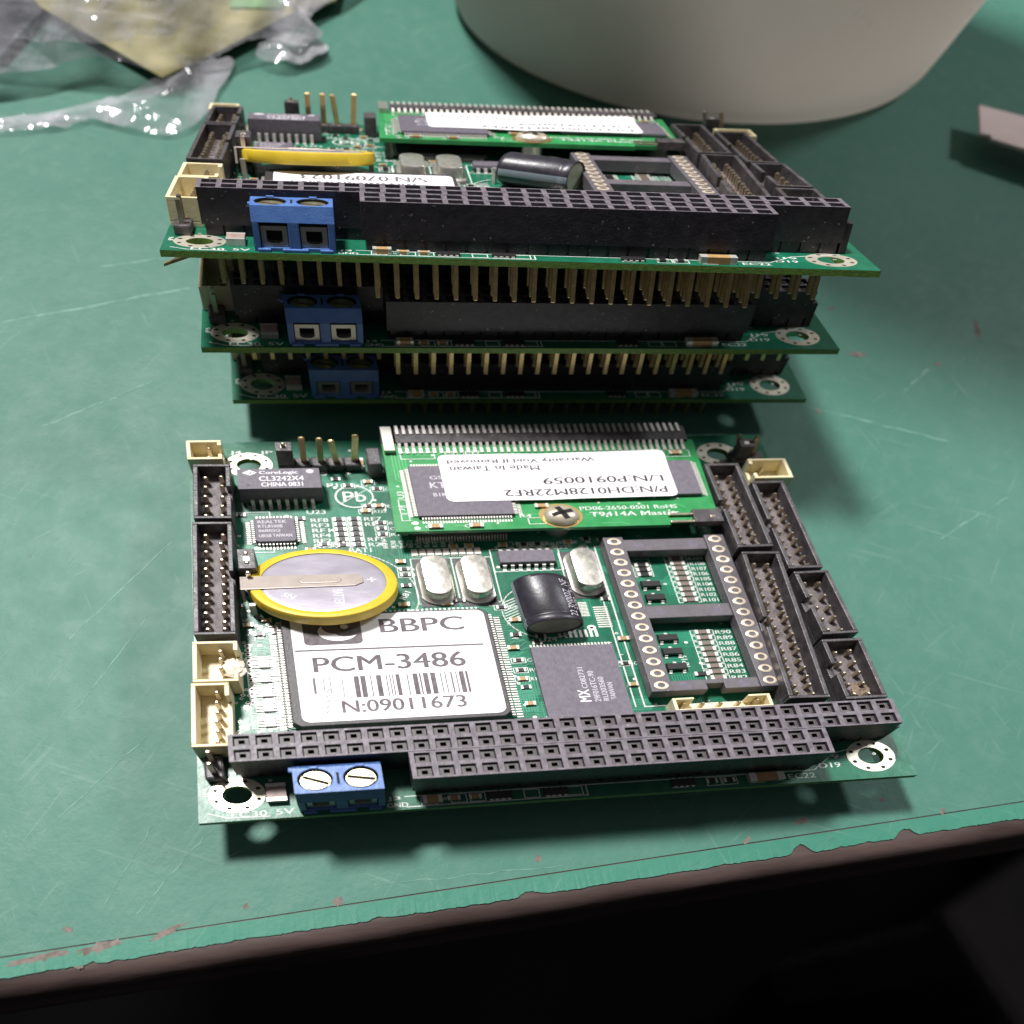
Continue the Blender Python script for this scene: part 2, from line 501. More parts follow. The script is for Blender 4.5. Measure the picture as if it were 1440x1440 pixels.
# bare patches where the paint has come off, at world x, y
for k, (x, y, ru, rv, rot) in enumerate(((40.7, -5.3, .42, .42, 0), (15.6, -8.5, .62, .50, .2), (4.6, -8.2, .38, .33, 0), (76.8, -3.1, 1.0, .38, .1), (88.8, -1.1, .4, .28, 0),
                                         (-4.3, -10.25, 1.9, .42, .35), (-11.8, -11.35, 2.3, .48, .10), (-18.2, -11.9, 3.2, .42, .06), (-15.6, -9.2, .6, .3, -.4), (-13.9, -13.2, .5, .3, 0),
                                         (7.2, -11.3, .5, .28, .1), (130.7, 79.9, .5, 2.0, -.25), (105.4, 74.2, 1.6, .5, 0), (120.4, 72.0, .5, .4, .3), (95.4, 62.4, .45, .4, 0), (68.7, -5.0, .75, .25, .6), (97.1, -3.2, .5, .3, .8), (103.5, 84.5, .8, .25, .2))):
    cu, cv = to_bench(x, y)
    m = MB()
    m.prism(blob(cu, cv, ru, rv, rot, 40 + k), 0.004, 0.025 + .004 * k / 16)
    m.build('bare_patch', ['chip_wood'], bench_top, space=bench)

# long visible scratches
b = MB()
q = random.Random(5)
for k, (xa, ya, xb, yb, w) in enumerate(((-37, 80.5, -9, 88, .35), (-28, 60.9, -13, 69, .22), (93, 63.6, 117, 56, .28), (60, 1.2, 92, 1.9, .1), (2, -2.5, 20, 5.0, .12), (-20, 27, -8, 41, .15), (-18, 17, -10, 30, .12),
                                         (-25, 92, -5, 96, .25), (110, 38, 124, 45, .2), (-20, 2, -9, 13, .12), (-8, -8, 0, 1, .12), (-12, -7, -7, 2, .1), (112, 66, 118, 71, .3), (20, -7, 44, -6.3, .08), (95, 100, 110, 96, .3))):
    pts = []
    for i in range(13):
        t = i / 12
        pts.append(to_bench(xa + (xb - xa) * t + q.uniform(-.15, .15), ya + (yb - ya) * t + q.uniform(-.15, .15)))
    b.ribbon(pts, w, 0.012 + .0015 * k)
M['scratch'] = mat('pale scratch', (0.14, 0.28, 0.22), 0.6, col2=(0.052, 0.17, 0.13), nscale=500, contrast=(.4, .6))
b.build('scratch_marks', ['scratch'], bench_top, space=bench)

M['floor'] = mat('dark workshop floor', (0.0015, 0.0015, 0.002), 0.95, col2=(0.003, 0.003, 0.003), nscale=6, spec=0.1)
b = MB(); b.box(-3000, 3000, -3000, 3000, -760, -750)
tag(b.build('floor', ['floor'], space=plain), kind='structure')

# ------------------------------------------------------------------ circuit boards: shared parts are built once on the front board
GROUP = "circuit boards on the green bench"
board = tag(empty('circuit_board', (0, 0, 0)), "green circuit board lying alone in front of the stack, barcode sticker on its biggest chip", 'circuit board', GROUP)

HOLES = [(4.65, 4.8), (84.95, 4.6), (10.5, 79.9), (81.1, 80.9)]
OUT = [(0, 0), (90.17, 0), (88.9, 86.5), (2.4, 86.3)]
W_, D_ = 90.17, 86.4


def board_panel(parent):
    b = MB()
    loops = [[Vector((x, y, 0)) for x, y in OUT]]
    for hx, hy in HOLES:
        loops.append([Vector((hx + 1.72 * math.cos(2 * math.pi * i / 24), hy + 1.72 * math.sin(2 * math.pi * i / 24), 0)) for i in range(24)][::-1])
    flat = [p for l in loops for p in l]
    tris = tessellate_polygon(loops)
    for z, flip in ((0.0, False), (-1.6, True)):
        fs = []
        for t in tris:
            a, c, d = (flat[i] for i in t)
            up = (c - a).cross(d - a).z > 0
            fs.append(tuple(t) if up != flip else tuple(t)[::-1])
        b.add([(p.x, p.y, z) for p in flat], fs, 0)
    for l in loops:
        n = len(l)
        b.add([(p.x, p.y, 0) for p in l] + [(p.x, p.y, -1.6) for p in l], [(i, n + i, n + (i + 1) % n, (i + 1) % n) for i in range(n)], 1)
    o = b.build('board_panel', ['pcb', 'pcb_side'], parent)
    # mounting rings
    ring = MB()
    ring.lathe(0, 0, [(3.3, 0.0), (3.3, .07), (1.75, .07), (1.72, 0.0)], 32)
    for i in range(8):
        t = 2 * math.pi * (i + .5) / 8
        ring.disc(2.68 * math.cos(t), 2.68 * math.sin(t), .085, .30, 10, 1)
    r0 = ring.build('mounting_ring', ['pad_ring', 'dark'], o, loc=aff(*HOLES[0], 0))
    for h in HOLES[1:]:
        dup(r0, o, aff(*h, 0))
    return o


panel = board_panel(board)

# tracks and vias
b = MB()
q = random.Random(21)
zt = 0.012
lay = 0


def bus(x, y, n, pitch, segs, w=.17, m=0):
    """n parallel tracks that follow the segments [(direction in 45 degree steps, length)]"""
    global lay
    for k in range(n):
        d0 = segs[0][0] * math.pi / 4
        px, py = x - math.sin(d0) * pitch * k, y + math.cos(d0) * pitch * k
        pts = [(px, py)]
        for d, ln in segs:
            a = d * math.pi / 4
            px, py = px + math.cos(a) * ln, py + math.sin(a) * ln
            pts.append((px, py))
        pts = [(min(max(X, .9 + .026 * Y), 89.2 - .013 * Y), min(max(Y, .9), 85.5)) for X, Y in pts]
        lay += 1
        b.ribbon(pts, w, .012 + (lay % 60) * .0006, m)


for k in range(95):
    x, y = q.uniform(3, 80), q.uniform(3, 78)
    d = q.choice((0, 2, 4, 6))
    segs = [(d, q.uniform(2, 7)), (d + q.choice((-1, 1)), q.uniform(1, 3)), (d, q.uniform(2, 9))]
    bus(x, y, q.randint(3, 10), .36, segs, .16, 1 if q.random() < .25 else 0)
for k in range(48):       # fan-out tracks around the big chip
    t = k / 47
    y = 17 + 21.5 * t
    bus(40.9, y, 1, .3, [(0, q.uniform(.4, 2.2)), (q.choice((1, 7)), q.uniform(.4, 1.2)), (0, q.uniform(.3, 1.2))], .14, 1)
    bus(11.2, y, 1, .3, [(4, q.uniform(.3, 1.2)), (q.choice((3, 5)), q.uniform(.3, .9)), (4, q.uniform(.3, 1.6))], .14, 1)
    bus(13.5 + 25 * t, 41.2, 1, .3, [(2, q.uniform(.3, 1.6)), (q.choice((1, 3)), q.uniform(.3, 1.0)), (2, q.uniform(.2, 1.0))], .14, 1)
b.build('track_pattern', ['track', 'track_light'], panel)
b = MB()
for k in range(330):
    x, y = q.uniform(4, 86), q.uniform(1.5, 84)
    b.disc(x, y, .052, q.uniform(.2, .3), 9, 0)
    b.disc(x, y, .056, .1, 7, 1)
for k in range(70):       # stitched vias left of the big chip, catching the lamp
    x, y = q.uniform(5.5, 10.5), q.uniform(14, 42)
    b.disc(x, y, .058, q.uniform(.2, .34), 9, 0)
    b.disc(x, y, .062, .13, 7, 1)
for i in range(8):        # bare pads of the unused chip footprint by the capacitor
    b.box(48.4 + i * .72, 48.78 + i * .72, 33.9, 35.6, .03, .06)
for i in range(10):
    b.box(54.2, 56.2, 36.0 + i * .52, 36.26 + i * .52, .03, .06)
    b.box(52.3, 53.5, 38.8 + i * .35, 38.98 + i * .35, .03, .061)
b.disc(53.2, 36.0, .064, .62, 16, 0); b.disc(53.2, 36.0, .068, .25, 10, 1)
for i in range(14):       # pads along the left socket edge
    b.disc(7.6, 22.8 + i * .95, .07, .42, 12, 0); b.disc(7.6, 22.8 + i * .95, .074, .22, 9, 1)
b.build('solder_dot', ['solder', 'dark'], panel)

# silkscreen
b = MB()
Z = .085
for s, x, y, h, w, r in (("EC30", 3.75, .55, 1.05, 4.1, 0), ("5V", 8.9, .62, 1.05, 2.1, 0), ("J3", 22.0, 1.7, .85, 1.6, 0), ("GND", 21.9, .5, .85, 2.5, 0), ("EC22", 72.8, .9, 1.0, 3.6, 0),
                         ("J19", 77.6, 4.2, 1.1, 2.9, 0), ("D19", 77.4, 2.7, 1.0, 2.9, 0), ("J4", 8.0, 82.7, 1.1, 1.6, 0), ("JP1", 12.2, 82.6, 1.1, 2.5, 0), ("1", 28.6, 76.2, 1.0, .5, 0), ("5", 20.4, 76.6, 1.0, .9, 0),
                         ("P1", 21.0, 73.4, 1.0, 1.5, 0), ("U23", 17.6, 66.3, 1.1, 2.6, 0), ("U1", 29.8, 57.2, 1.0, 1.4, 0), ("U22", 51.0, 55.6, .9, 2.2, 0), ("X3", 54.6, 55.2, .9, 1.6, 0),
                         ("C31", 37.9, 43.5, 1.0, 2.4, 0), ("U24", 45.6, 33.2, 1.0, 2.4, 0), ("EC1", 40.0, 42.0, 1.0, 2.2, 0), ("BAT1", 22.6, 56.2, 1.1, 3.0, 0), ("J8", 8.3, 36.2, 1.0, 1.5, 0), ("K2", 42.9, 34.2, .9, 1.3, 90),
                         ("PC13", 10.5, 68.0, .9, 2.6, 90), ("JP6", 1.5, 4.6, .8, 1.8, 90), ("R81", 28.9, 44.2, .9, 2.0, 60)):
    b.text(s, x, y, Z, h, w, 0, r)
lft = ("RF8", "RF3", "RF1", "RF4", "RF2", "R93"); rgt = ("RF7", "RF0", "", "", "RF5", "R20")
for i in range(6):
    y = 64.2 - i * 1.32
    b.text(lft[i], 18.0, y, Z, .95, 2.4)
    if rgt[i]:
        b.text(rgt[i], 25.4, y, Z, .95, 2.4)
    b.frame(20.9, 22.9, y - .15, y + 1.05, .13, Z + .002); b.frame(23.0, 25.0, y - .15, y + 1.05, .13, Z + .003)
b.disc(24.6, 70.7, Z, 2.75, 40, 0, 2.5, ry=3.0)           # the lead-free mark
b.text("Pb", 24.6, 69.35, Z + .001, 2.7, 3.2, 0, 0, 'c', .02)
b.ribbon([(22.7, 69.0), (26.5, 72.5)], .14, Z + .004)
# coin cell outline, chip frames, socket outline
for i in range(40):
    t0, t1 = -0.9 + i * .06, -0.9 + (i + 1) * .06
    b.ribbon([(18.6 + 12.2 * math.cos(t0), 45.6 + 11.6 * math.sin(t0)), (18.6 + 12.2 * math.cos(t1), 45.6 + 11.6 * math.sin(t1))], .16, Z + .002)
for i in range(30):
    t0, t1 = 2.0 + i * .12, 2.0 + (i + 1) * .12
    b.ribbon([(47.2 + 5.6 * math.cos(t0), 40.4 + 6.4 * math.sin(t0)), (47.2 + 5.6 * math.cos(t1), 40.4 + 6.4 * math.sin(t1))], .16, Z + .002)
for i in range(9):
    b.ribbon([(41.9, 42.6 - i * .62), (44.2, 44.0 - i * .62)], .18, Z + .003)
b.frame(57.0, 75.6, 17.6, 56.0, .22, Z + .004)
for (x0, x1, y0, y1) in ((30.6, 36.6, 43.0, 54.2), (36.2, 42.0, 43.0, 54.2), (51.5, 57.0, 43.6, 54.6), (7.4, 12.6, 56.8, 67.2), (41.9, 51.8, 50.2, 56.0)):
    b.frame(x0, x1, y0, y1, .16, Z + .005 + .0003 * x0)
b.ribbon([(55.9, 17.8), (56.0, 55.4)], .2, Z + .006)
b.ribbon([(1.2, 1.6), (3.3, 0.6), (8.2, .45)], .16, Z + .003)
b.ribbon([(24.2, .45), (46.5, .45), (46.5, 2.3)], .16, Z + .003)
b.ribbon([(24.2, 2.45), (76.6, 2.45), (80, 5.6), (86.8, 7.5)], .16, Z + .003)
for i, x in enumerate((26.0, 29.6, 31.9, 34.4, 38.6, 41.2, 44.0, 57.4, 61.9, 64.0, 67.6)):
    b.frame(x, x + 2.0, .62, 2.3, .12, Z + .005 + .0002 * i)
for i in range(9):        # resistor column inside the chip socket
    for y0 in (41.0, 22.6):
        y = y0 + i * 1.32
        b.frame(66.6, 70.0, y, y + 1.18, .14, Z + .005 + .0002 * i)
        b.text("R%d" % (60 + i + int(y0)), 70.2, y + .1, Z + .002, .85, 2.2)
for i in range(4):
    b.frame(61.6, 64.4, 48.8 + i * 1.2 - 1.0, 48.8 + i * 1.2, .12, Z + .005 + .0002 * i)
b.text("RP19", 65.0, 26.0, Z, .9, 2.6, 0, 90)
for i in range(5):
    y = 17.6 + i * 3.1
    b.frame(7.2, 11.6, y - .2, y + 2.7, .14, Z + .005 + .0002 * i)
for i in range(9):
    b.text("R%d" % (31 + 7 * i), 28.0 + i * 1.15, 57.0, Z + .001, .7, 1.9, 0, 90)
    b.frame(31.0 + i * 1.1, 31.9 + i * 1.1, 54.6, 56.6, .12, Z + .005 + .0002 * i)
for k, (x, y) in enumerate(((27.6, 60.5), (27.6, 62.0), (27.6, 63.5), (19.4, 58.4), (21.5, 58.4), (41.6, 41.6), (29.6, 50.2), (29.6, 51.6), (24.0, 73.6), (47.0, 57.0), (49.0, 57.0), (42.1, 29.2), (42.1, 27.0), (56.3, 27.4), (26.4, 68.0), (28.0, 72.6), (25.8, 66.6), (27.8, 67.9), (42.0, 25.0), (26.9, 74.4))):
    b.frame(x - 1.0, x + 1.0, y - .62, y + .62, .12, Z + .005 + .0002 * k)
    b.text("RC"[k % 2] + str(11 + 7 * k), x + 1.15, y - .35, Z + .001, .7, 1.7)
for k in range(26):       # rows of small numbers below the flash card and beside the sockets
    b.text(str(10 + 3 * k), 43.4 + (k % 13) * 1.05, 56.9 - (k // 13) * 1.0, Z + .0005, .6, .8, 0, 90 if k % 2 else 0)
for k in range(40):       # small index marks scattered beside parts
    x, y = q.uniform(5, 60), q.uniform(14, 80)
    b.ribbon([(x, y), (x + q.uniform(.3, 1.1), y)], .15, Z + .004 + .0001 * k)
b.build('silkscreen_lettering', ['silk'], panel)


# ---- bus sockets with their long pins
def bus_socket(x0, n, y_rows, y0, y1, parent):
    b = MB()
    H = 11.05
    xs = [x0 + 2.54 * i for i in range(n)]
    xe0, xe1 = x0 - 1.5, xs[-1] + 1.5
    zb = 2.7
    # shell
    b.add([(xe0, y0, zb), (xe1, y0, zb), (xe1, y1, zb), (xe0, y1, zb), (xe0, y0, H), (xe1, y0, H), (xe1, y1, H), (xe0, y1, H)],
          [(3, 2, 1, 0), (0, 1, 5, 4), (1, 2, 6, 5), (2, 3, 7, 6), (3, 0, 4, 7)], 0)
    # standoff feet under every cell
    b.box(xe0 + .5, xe1 - .5, y0 + .55, y1 - .55, 0, zb - .02, 0)
    for x in xs:
        b.box(x - 1.08, x + 1.08, y0 + .12, y1 - .12, .02, zb - .01, 0)
    h, hb, d = .93, .80, .75
    ys = sorted(y_rows)
    ymid = (ys[0] + ys[1]) / 2
    for r, y in enumerate(ys):
        ya, yb = (y0, ymid) if r == 0 else (ymid, y1)
        for i, x in enumerate(xs):
            xa = xe0 if i == 0 else x - 1.27
            xb = xe1 if i == n - 1 else x + 1.27
            o = [(xa, ya), (xb, ya), (xb, yb), (xa, yb)]
            k = [(x - h, y - h), (x + h, y - h), (x + h, y + h), (x - h, y + h)]
            l = [(x - hb, y - hb), (x + hb, y - hb), (x + hb, y + hb), (x - hb, y + hb)]
            s = [(x - .36, y - .36), (x + .36, y - .36), (x + .36, y + .36), (x - .36, y + .36)]
            P = [(*p, H) for p in o] + [(*p, H) for p in k] + [(*p, H - d) for p in l] + [(*p, H - d) for p in s] + [(*p, H - d - 1.6) for p in s]
            b.add(P, [(j, (j + 1) % 4, 4 + (j + 1) % 4, 4 + j) for j in range(4)], 1)
            b.add(P, [(4 + j, 4 + (j + 1) % 4, 8 + (j + 1) % 4, 8 + j) for j in range(4)], 0)
            b.add(P, [(8 + j, 8 + (j + 1) % 4, 12 + (j + 1) % 4, 12 + j) for j in range(4)], 3)
            b.add(P, [(12 + j, 12 + (j + 1) % 4, 16 + (j + 1) % 4, 16 + j) for j in range(4)] + [(16, 17, 18, 19)], 2)
    if n == 32:            # end key step
        b.box(xe1 - .02, xe1 + .95, y0 + .3, y1 - .4, 0, 7.2, 0)
    o = b.build('bus_socket', ['black', 'black_top', 'dark', 'well'], parent)
    p = MB()
    p.box(-.30, .30, -.30, .30, -10.15, 0)
    p.hexa([(-.17, -.17, -10.4), (.17, -.17, -10.4), (.17, .17, -10.4), (-.17, .17, -10.4), (-.3, -.3, -10.15), (.3, -.3, -10.15), (.3, .3, -10.15), (-.3, .3, -10.15)])
    first = None
    for y in ys:
        for i, x in enumerate(xs):
            loc = aff(x, y, -1.6)
            if first is None:
                first = p.build('bus_pin', ['gold_pin'], o, loc=loc)
            else:
                dup(first, o, loc)
    return o


bus_socket(6.5, 32, (9.03, 11.57), 7.8, 12.85, board)
bus_socket(26.6, 20, (3.95, 6.49), 2.7, 7.72, board)


# ---- blue terminal block
def terminal_block(parent):
    b = MB()
    x0, x1, y0, y1, H = 11.7, 21.75, 0.75, 7.1, 10.0
    cx = (14.15, 19.3)
    cy = 4.0
    # top plate with two round wells, built from cells
    n = 24
    xm = (x0 + x1) / 2
    for c, (a, d) in zip(cx, ((x0, xm), (xm, x1))):
        ring = []
        sq = []
        for i in range(n):
            t = 2 * math.pi * i / n
            ring.append((c + 1.95 * math.cos(t), cy + 1.95 * math.sin(t)))
            k = max(abs(math.cos(t)) , abs(math.sin(t)))
            ux, uy = math.cos(t) / k, math.sin(t) / k
            X = c + ux * ((d - c) if ux > 0 else (c - a)); Y = cy + uy * ((6.2 - cy) if uy > 0 else (cy - 1.6))
            sq.append((X, Y))
        P = [(*p, H) for p in sq] + [(*p, H) for p in ring] + [(*p, H - 2.4) for p in ring]
        b.add(P, [(i, (i + 1) % n, n + (i + 1) % n, n + i) for i in range(n)], 0)
        b.add(P, [(n + i, n + (i + 1) % n, 2 * n + (i + 1) % n, 2 * n + i) for i in range(n)] + [tuple(range(2 * n, 3 * n))], 1)
    # sides: front face leans out a little below the top, openings for the wires
    zs = (H, 6.6)
    b.add([(x0, 1.6, H), (x1, 1.6, H), (x1, y0, 6.6), (x0, y0, 6.6)], [(0, 3, 2, 1)], 0)
    b.add([(x0, 6.2, H), (x1, 6.2, H), (x1, y1, 8.4), (x0, y1, 8.4), (x0, y1, 0), (x1, y1, 0)], [(0, 1, 2, 3), (3, 2, 5, 4)], 0)
    for x, s in ((x0, 1), (x1, -1)):
        f = (0, 1, 2, 3, 4, 5)
        b.add([(x, 1.6, H), (x, y0, 6.6), (x, y0, 0), (x, y1, 0), (x, y1, 8.4), (x, 6.2, H)], [f if s > 0 else f[::-1]], 0)
    for xa, xb in ((x0, x0 + .85), (xm - .7, xm + .7), (x1 - .85, x1)):
        b.box(xa, xb, y0 - .002, y0 + 2.2, 0, 6.6, 0)
    b.box(x0 + .85, x1 - .85, y0 + .1, y0 + 2.2, 0, .9, 0)
    for xa in (x0 + .4, xm - 1.6, x1 - 2.0):
        b.box(xa, xa + (1.6 if xa != xm - 1.6 else 3.2), y0 - .45, y0 + .3, .02, .75, 0)
    b.box(x0 + .3, x1 - .3, y0 + 2.2, y0 + 2.5, 0, 6.6, 1)
    b.box(xm - .22, xm + .22, 2.8, 5.2, H - .6, H + .012, 1)
    b.box(x0 - .5, x0, 6.0, 6.9, 7.8, 8.6, 0)
    for x in (x0 + 2.4, x1 - 2.4):
        b.box(x - .5, x + .5, 5.9, 6.4, H - .3, H + .3, 0)
    o = b.build('terminal_block', ['blue', 'dark'], parent, bevel=.12)
    for c, a in zip(cx, (-28, -14)):
        s = MB()
        s.cyl(0, 0, 7.7, 9.05, 1.72, 28)
        s.xf = Matrix.Rotation(math.radians(a), 4, 'Z')
        for sg in (-1, 1):
            pts = []
            for i in range(13):
                t = math.asin(.26 / 1.68) + i * (math.pi - 2 * math.asin(.26 / 1.68)) / 12
                pts.append((1.68 * math.cos(t), sg * 1.68 * math.sin(t)))
            if sg < 0: pts = pts[::-1]
            s.prism(pts, 9.05, 9.45, 0, inset=.08)
        s.box(-1.6, 1.6, -.24, .24, 9.052, 9.07, 1)
        s.build('screw', ['brass', 'dark'], o, loc=aff(c, cy, 0), smooth=True)
    for xa, xb in ((x0 + .85, xm - .7), (xm + .7, x1 - .85)):
        k = MB()
        xc = (xa + xb) / 2
        k.box(xa + .12, xa + .75, y0 + .55, y0 + 2.1, 1.0, 5.6, 0)
        k.box(xb - .75, xb - .12, y0 + .55, y0 + 2.1, 1.0, 5.6, 0)
        k.box(xa + .75, xb - .75, y0 + .56, y0 + 2.1, 1.0, 1.7, 0)
        k.box(xa + .75, xb - .75, y0 + .56, y0 + 2.1, 4.6, 5.6, 0)
        for sg in (-1, 1):
            k.hexa([(xc + sg * 1.35, y0 + .57, 1.7), (xc + sg * .5, y0 + .57, 1.7), (xc + sg * .5, y0 + 2, 1.7), (xc + sg * 1.35, y0 + 2, 1.7),
                    (xc + sg * 1.35, y0 + .57, 2.5), (xc + sg * 1.3, y0 + .57, 2.5), (xc + sg * 1.3, y0 + 2, 2.5), (xc + sg * 1.35, y0 + 2, 2.5)])
        k.box(xa + .2, xb - .2, y0 + 2.12, y0 + 2.18, 1.0, 5.6, 1)
        k.build('wire_clamp', ['clamp', 'dark'], o)
    return o


terminal_block(board)


# ---- shrouded two-row headers
pin_mesh = {}


def pin_proto(kind, z0, z1, w, key):
    p = MB()
    w2 = w / 2
    p.box(-w2, w2, -w2, w2, z0, z1 - .35)
    t = w2 * .45
    p.hexa([(-w2, -w2, z1 - .35), (w2, -w2, z1 - .35), (w2, w2, z1 - .35), (-w2, w2, z1 - .35), (-t, -t, z1), (t, -t, z1), (t, t, z1), (-t, t, z1)])
    return p


def place_pins(parent, spots, z0, z1, w=.55, m='pin', name='pin', tilt=0, seed=0):
    q = random.Random(seed)
    first = None
    for x, y in spots:
        loc = aff(x, y, 0)
        if first is None:
            first = pin_proto(m, z0, z1, w, name).build(name, [m], parent, loc=loc)
            o = first
        else:
            o = dup(first, parent, loc)
        o.rotation_euler = (q.uniform(-tilt, tilt), q.uniform(-tilt, tilt), 0)


def box_header(x0, x1, y0, y1, rows, parent, key, deg=0.0, H=7.5, pin_top=6.0):
    b = MB()
    y0, y1 = y0 + .8, y1 + .8
    cx, cy = (x0 + x1) / 2, (y0 + y1) / 2
    b.xf = yaw(cx, cy, deg)
    t = .62
    fl = 3.3
    b.box(x0, x1, y0, y1, 0, fl, 0, top=1)
    b.box(x0, x1, y1 - t, y1, fl - .01, H, 0)
    b.box(x0, x1, y0, y0 + t, fl - .01, H, 0)
    for s, xa, xb in ((-1, x0, x0 + t), (1, x1 - t, x1)):
        if s == key:
            b.box(xa, xb, y0 + t - .01, cy - 1.15, fl - .01, H, 0)
            b.box(xa, xb, cy + 1.15, y1 - t + .01, fl - .01, H, 0)
            b.box(xa, xb, cy - 1.15, cy + 1.15, fl - .01, fl + 1.6, 0)
        else:
            b.box(xa, xb, y0 + t - .01, y1 - t + .01, fl - .01, H, 0)
    o = b.build('box_header', ['header', 'header_in'], parent, bevel=.09)
    # end margins as in the photo: wider at the back
    ya, yb = y0 + 1.75, y1 - 2.35
    sp = []
    for i in range(rows):
        y = ya + (yb - ya) * i / (rows - 1)
        for x in (cx - 1.05, cx + 1.05):
            p = b.xf @ Vector((x, y, 0))
            sp.append((p.x, p.y))
    place_pins(o, sp, fl - .05, pin_top, .62, 'pin', tilt=.04, seed=int(x0 * 10 + y0))
    return o


box_header(3.15, 8.05, 60.4, 74.2, 5, board, 1, -2.0)
box_header(2.25, 7.3, 33.7, 59.6, 12, board, 1, -2.0)
box_header(75.8, 81.0, 49.7, 72.1, 10, board, -1, 0.2)
box_header(81.8, 86.8, 44.0, 67.0, 10, board, -1, 0.3)
box_header(75.3, 80.75, 14.3, 48.5, 17, board, -1, -2.4)
box_header(82.5, 87.6, 28.1, 43.3, 5, board, -1, 1.6)
hd = box_header(82.1, 87.8, 13.6, 26.95, 5, board, -1, 0.0)


# ---- cream wafer sockets
def wafer_socket(x0, x1, y0, y1, H, pins, parent, deg=0.0, open_side=1, along='y', t=.55):
    b = MB()
    cx, cy = (x0 + x1) / 2, (y0 + y1) / 2
    b.xf = yaw(cx, cy, deg)
    b.box(x0, x1, y0, y1, 0, 1.2, 0)
    if along == 'y':
        b.box(x0, x1, y1 - t, y1, 1.19, H, 0); b.box(x0, x1, y0, y0 + t, 1.19, H, 0)
        for s, xa, xb in ((-1, x0, x0 + t), (1, x1 - t, x1)):
            if s == open_side:
                g = (y1 - y0) / 3.2
                b.box(xa, xb, y0 + t - .01, y0 + t + g * .55, 1.19, H, 0)
                b.box(xa, xb, y1 - t - g * .55, y1 - t + .01, 1.19, H, 0)
                b.box(xa, xb, y0 + t + g * .55, y1 - t - g * .55, 1.19, H * .45, 0)
            else:
                b.box(xa, xb, y0 + t - .01, y1 - t + .01, 1.19, H, 0)
        sp = [(cx + .55 * open_side, y0 + (y1 - y0) * (i + .5 + .12) / (pins + .3)) for i in range(pins)]
    else:
        b.box(x0, x0 + t, y0, y1, 1.19, H, 0); b.box(x1 - t, x1, y0, y1, 1.19, H, 0)
        b.box(x0 + t - .01, x1 - t + .01, y0, y0 + t, 1.19, H, 0)
        g = (x1 - x0) / 3.2
        b.box(x0 + t - .01, x0 + t + g * .6, y1 - t, y1, 1.19, H, 0); b.box(x1 - t - g * .6, x1 - t + .01, y1 - t, y1, 1.19, H, 0)
        sp = [(x0 + (x1 - x0) * (i + .65) / (pins + .3), cy + .3) for i in range(pins)]
    o = b.build('wafer_socket', ['cream'], parent, bevel=.1)
    sp = [((b.xf @ Vector((*p, 0))).x, (b.xf @ Vector((*p, 0))).y) for p in sp]
    place_pins(o, sp, 1.1, H * .82, .5, 'pin', tilt=.04, seed=int(y0 * 7))
    return o


def lump(cx, cy, z, r, seed, m='glue'):
    """an uneven blob of glue"""
    q = random.Random(seed)
    b = MB()
    n, k = 16, 6
    pts = []
    for j in range(k + 1):
        a = j / k * math.pi / 2
        for i in range(n):
            t = 2 * math.pi * i / n
            rr = r * math.cos(a) * (1 + q.uniform(-.22, .22))
            pts.append((cx + rr * math.cos(t), cy + rr * 1.25 * math.sin(t), z + r * .75 * math.sin(a) * (1 + q.uniform(-.15, .15))))
    b.add(pts, [(j * n + i, j * n + (i + 1) % n, (j + 1) * n + (i + 1) % n, (j + 1) * n + i) for j in range(k) for i in range(n)])
    return b


M['grime'] = mat('brown grime', (0.16, 0.115, 0.085), 0.8, col2=(0.28, 0.21, 0.16), nscale=1500, bump=1.0, bscale=2500)
lump(86.0, 17.2, 3.2, 1.6, 8, 'grime').build('grime_lump', ['grime'], hd, smooth=True)
wa = wafer_socket(1.35, 6.75, 24.95, 33.4, 6.9, 4, board, -2.0)
lump(6.0, 28.8, 3.6, 1.5, 3).build('glue_lump', ['glue'], wa, smooth=True)
wafer_socket(.75, 5.2, 12.2, 24.75, 6.9, 6, board, -2.0)
wafer_socket(2.55, 7.3, 77.5, 82.6, 5.9, 2, board, 0.0, 1)
wafer_socket(83.25, 89.2, 69.7, 75.2, 5.9, 2, board, 0.0, -1)
wb = wafer_socket(59.8, 72.9, 14.6, 17.4, 5.2, 5, board, 0.0, 1, 'x', .45)


# ---- plain pin headers
def jumper_cap(x, y, z0, z1, parent, wx=2.3, wy=2.4):
    b = MB()
    b.box(x - wx / 2, x + wx / 2, y - wy / 2, y + wy / 2, z0, z1, 0)
    b.box(x - .45, x + .45, y - .5, y + .5, z1 - .2, z1 + .012, 1)
    return b.build('jumper_cap', ['header', 'lead'], parent, bevel=.12)


b = MB(); b.box(1.3, 3.6, 7.4, 12.0, 0, 2.4, 0)
h = b.build('pin_header', ['header'], board, bevel=.3)
place_pins(h, [(2.45, 8.66), (2.42, 10.9)], 2.3, 8.2, .62, 'pin')
b = MB()
for i in range(5):
    b.box(14.6 + i * 2.35, 16.9 + i * 2.35, 77.6, 80.2, 0, 2.4, 0)
h = b.build('pin_header', ['header'], board, bevel=.25)
place_pins(h, [(18.3, 78.9), (20.65, 78.9), (23.0, 78.9), (25.3, 78.9)], 2.3, 10.6, .85, 'gold_pin', tilt=.10, seed=3)
place_pins(h, [(15.8, 78.9)], 2.3, 9.4, .6, 'pin')
jumper_cap(15.8, 78.9, 2.6, 8.2, h)
b = MB(); b.box(8.0, 10.3, 45.5, 53.0, 0, 2.4, 0)
h = b.build('pin_header', ['header'], board, bevel=.25)
place_pins(h, [(9.15, 47.6), (9.15, 49.9), (9.15, 52.1)], 2.3, 8.6, .6, 'pin')
jumper_cap(9.15, 50.9, 2.6, 8.2, h, 2.2, 4.6)
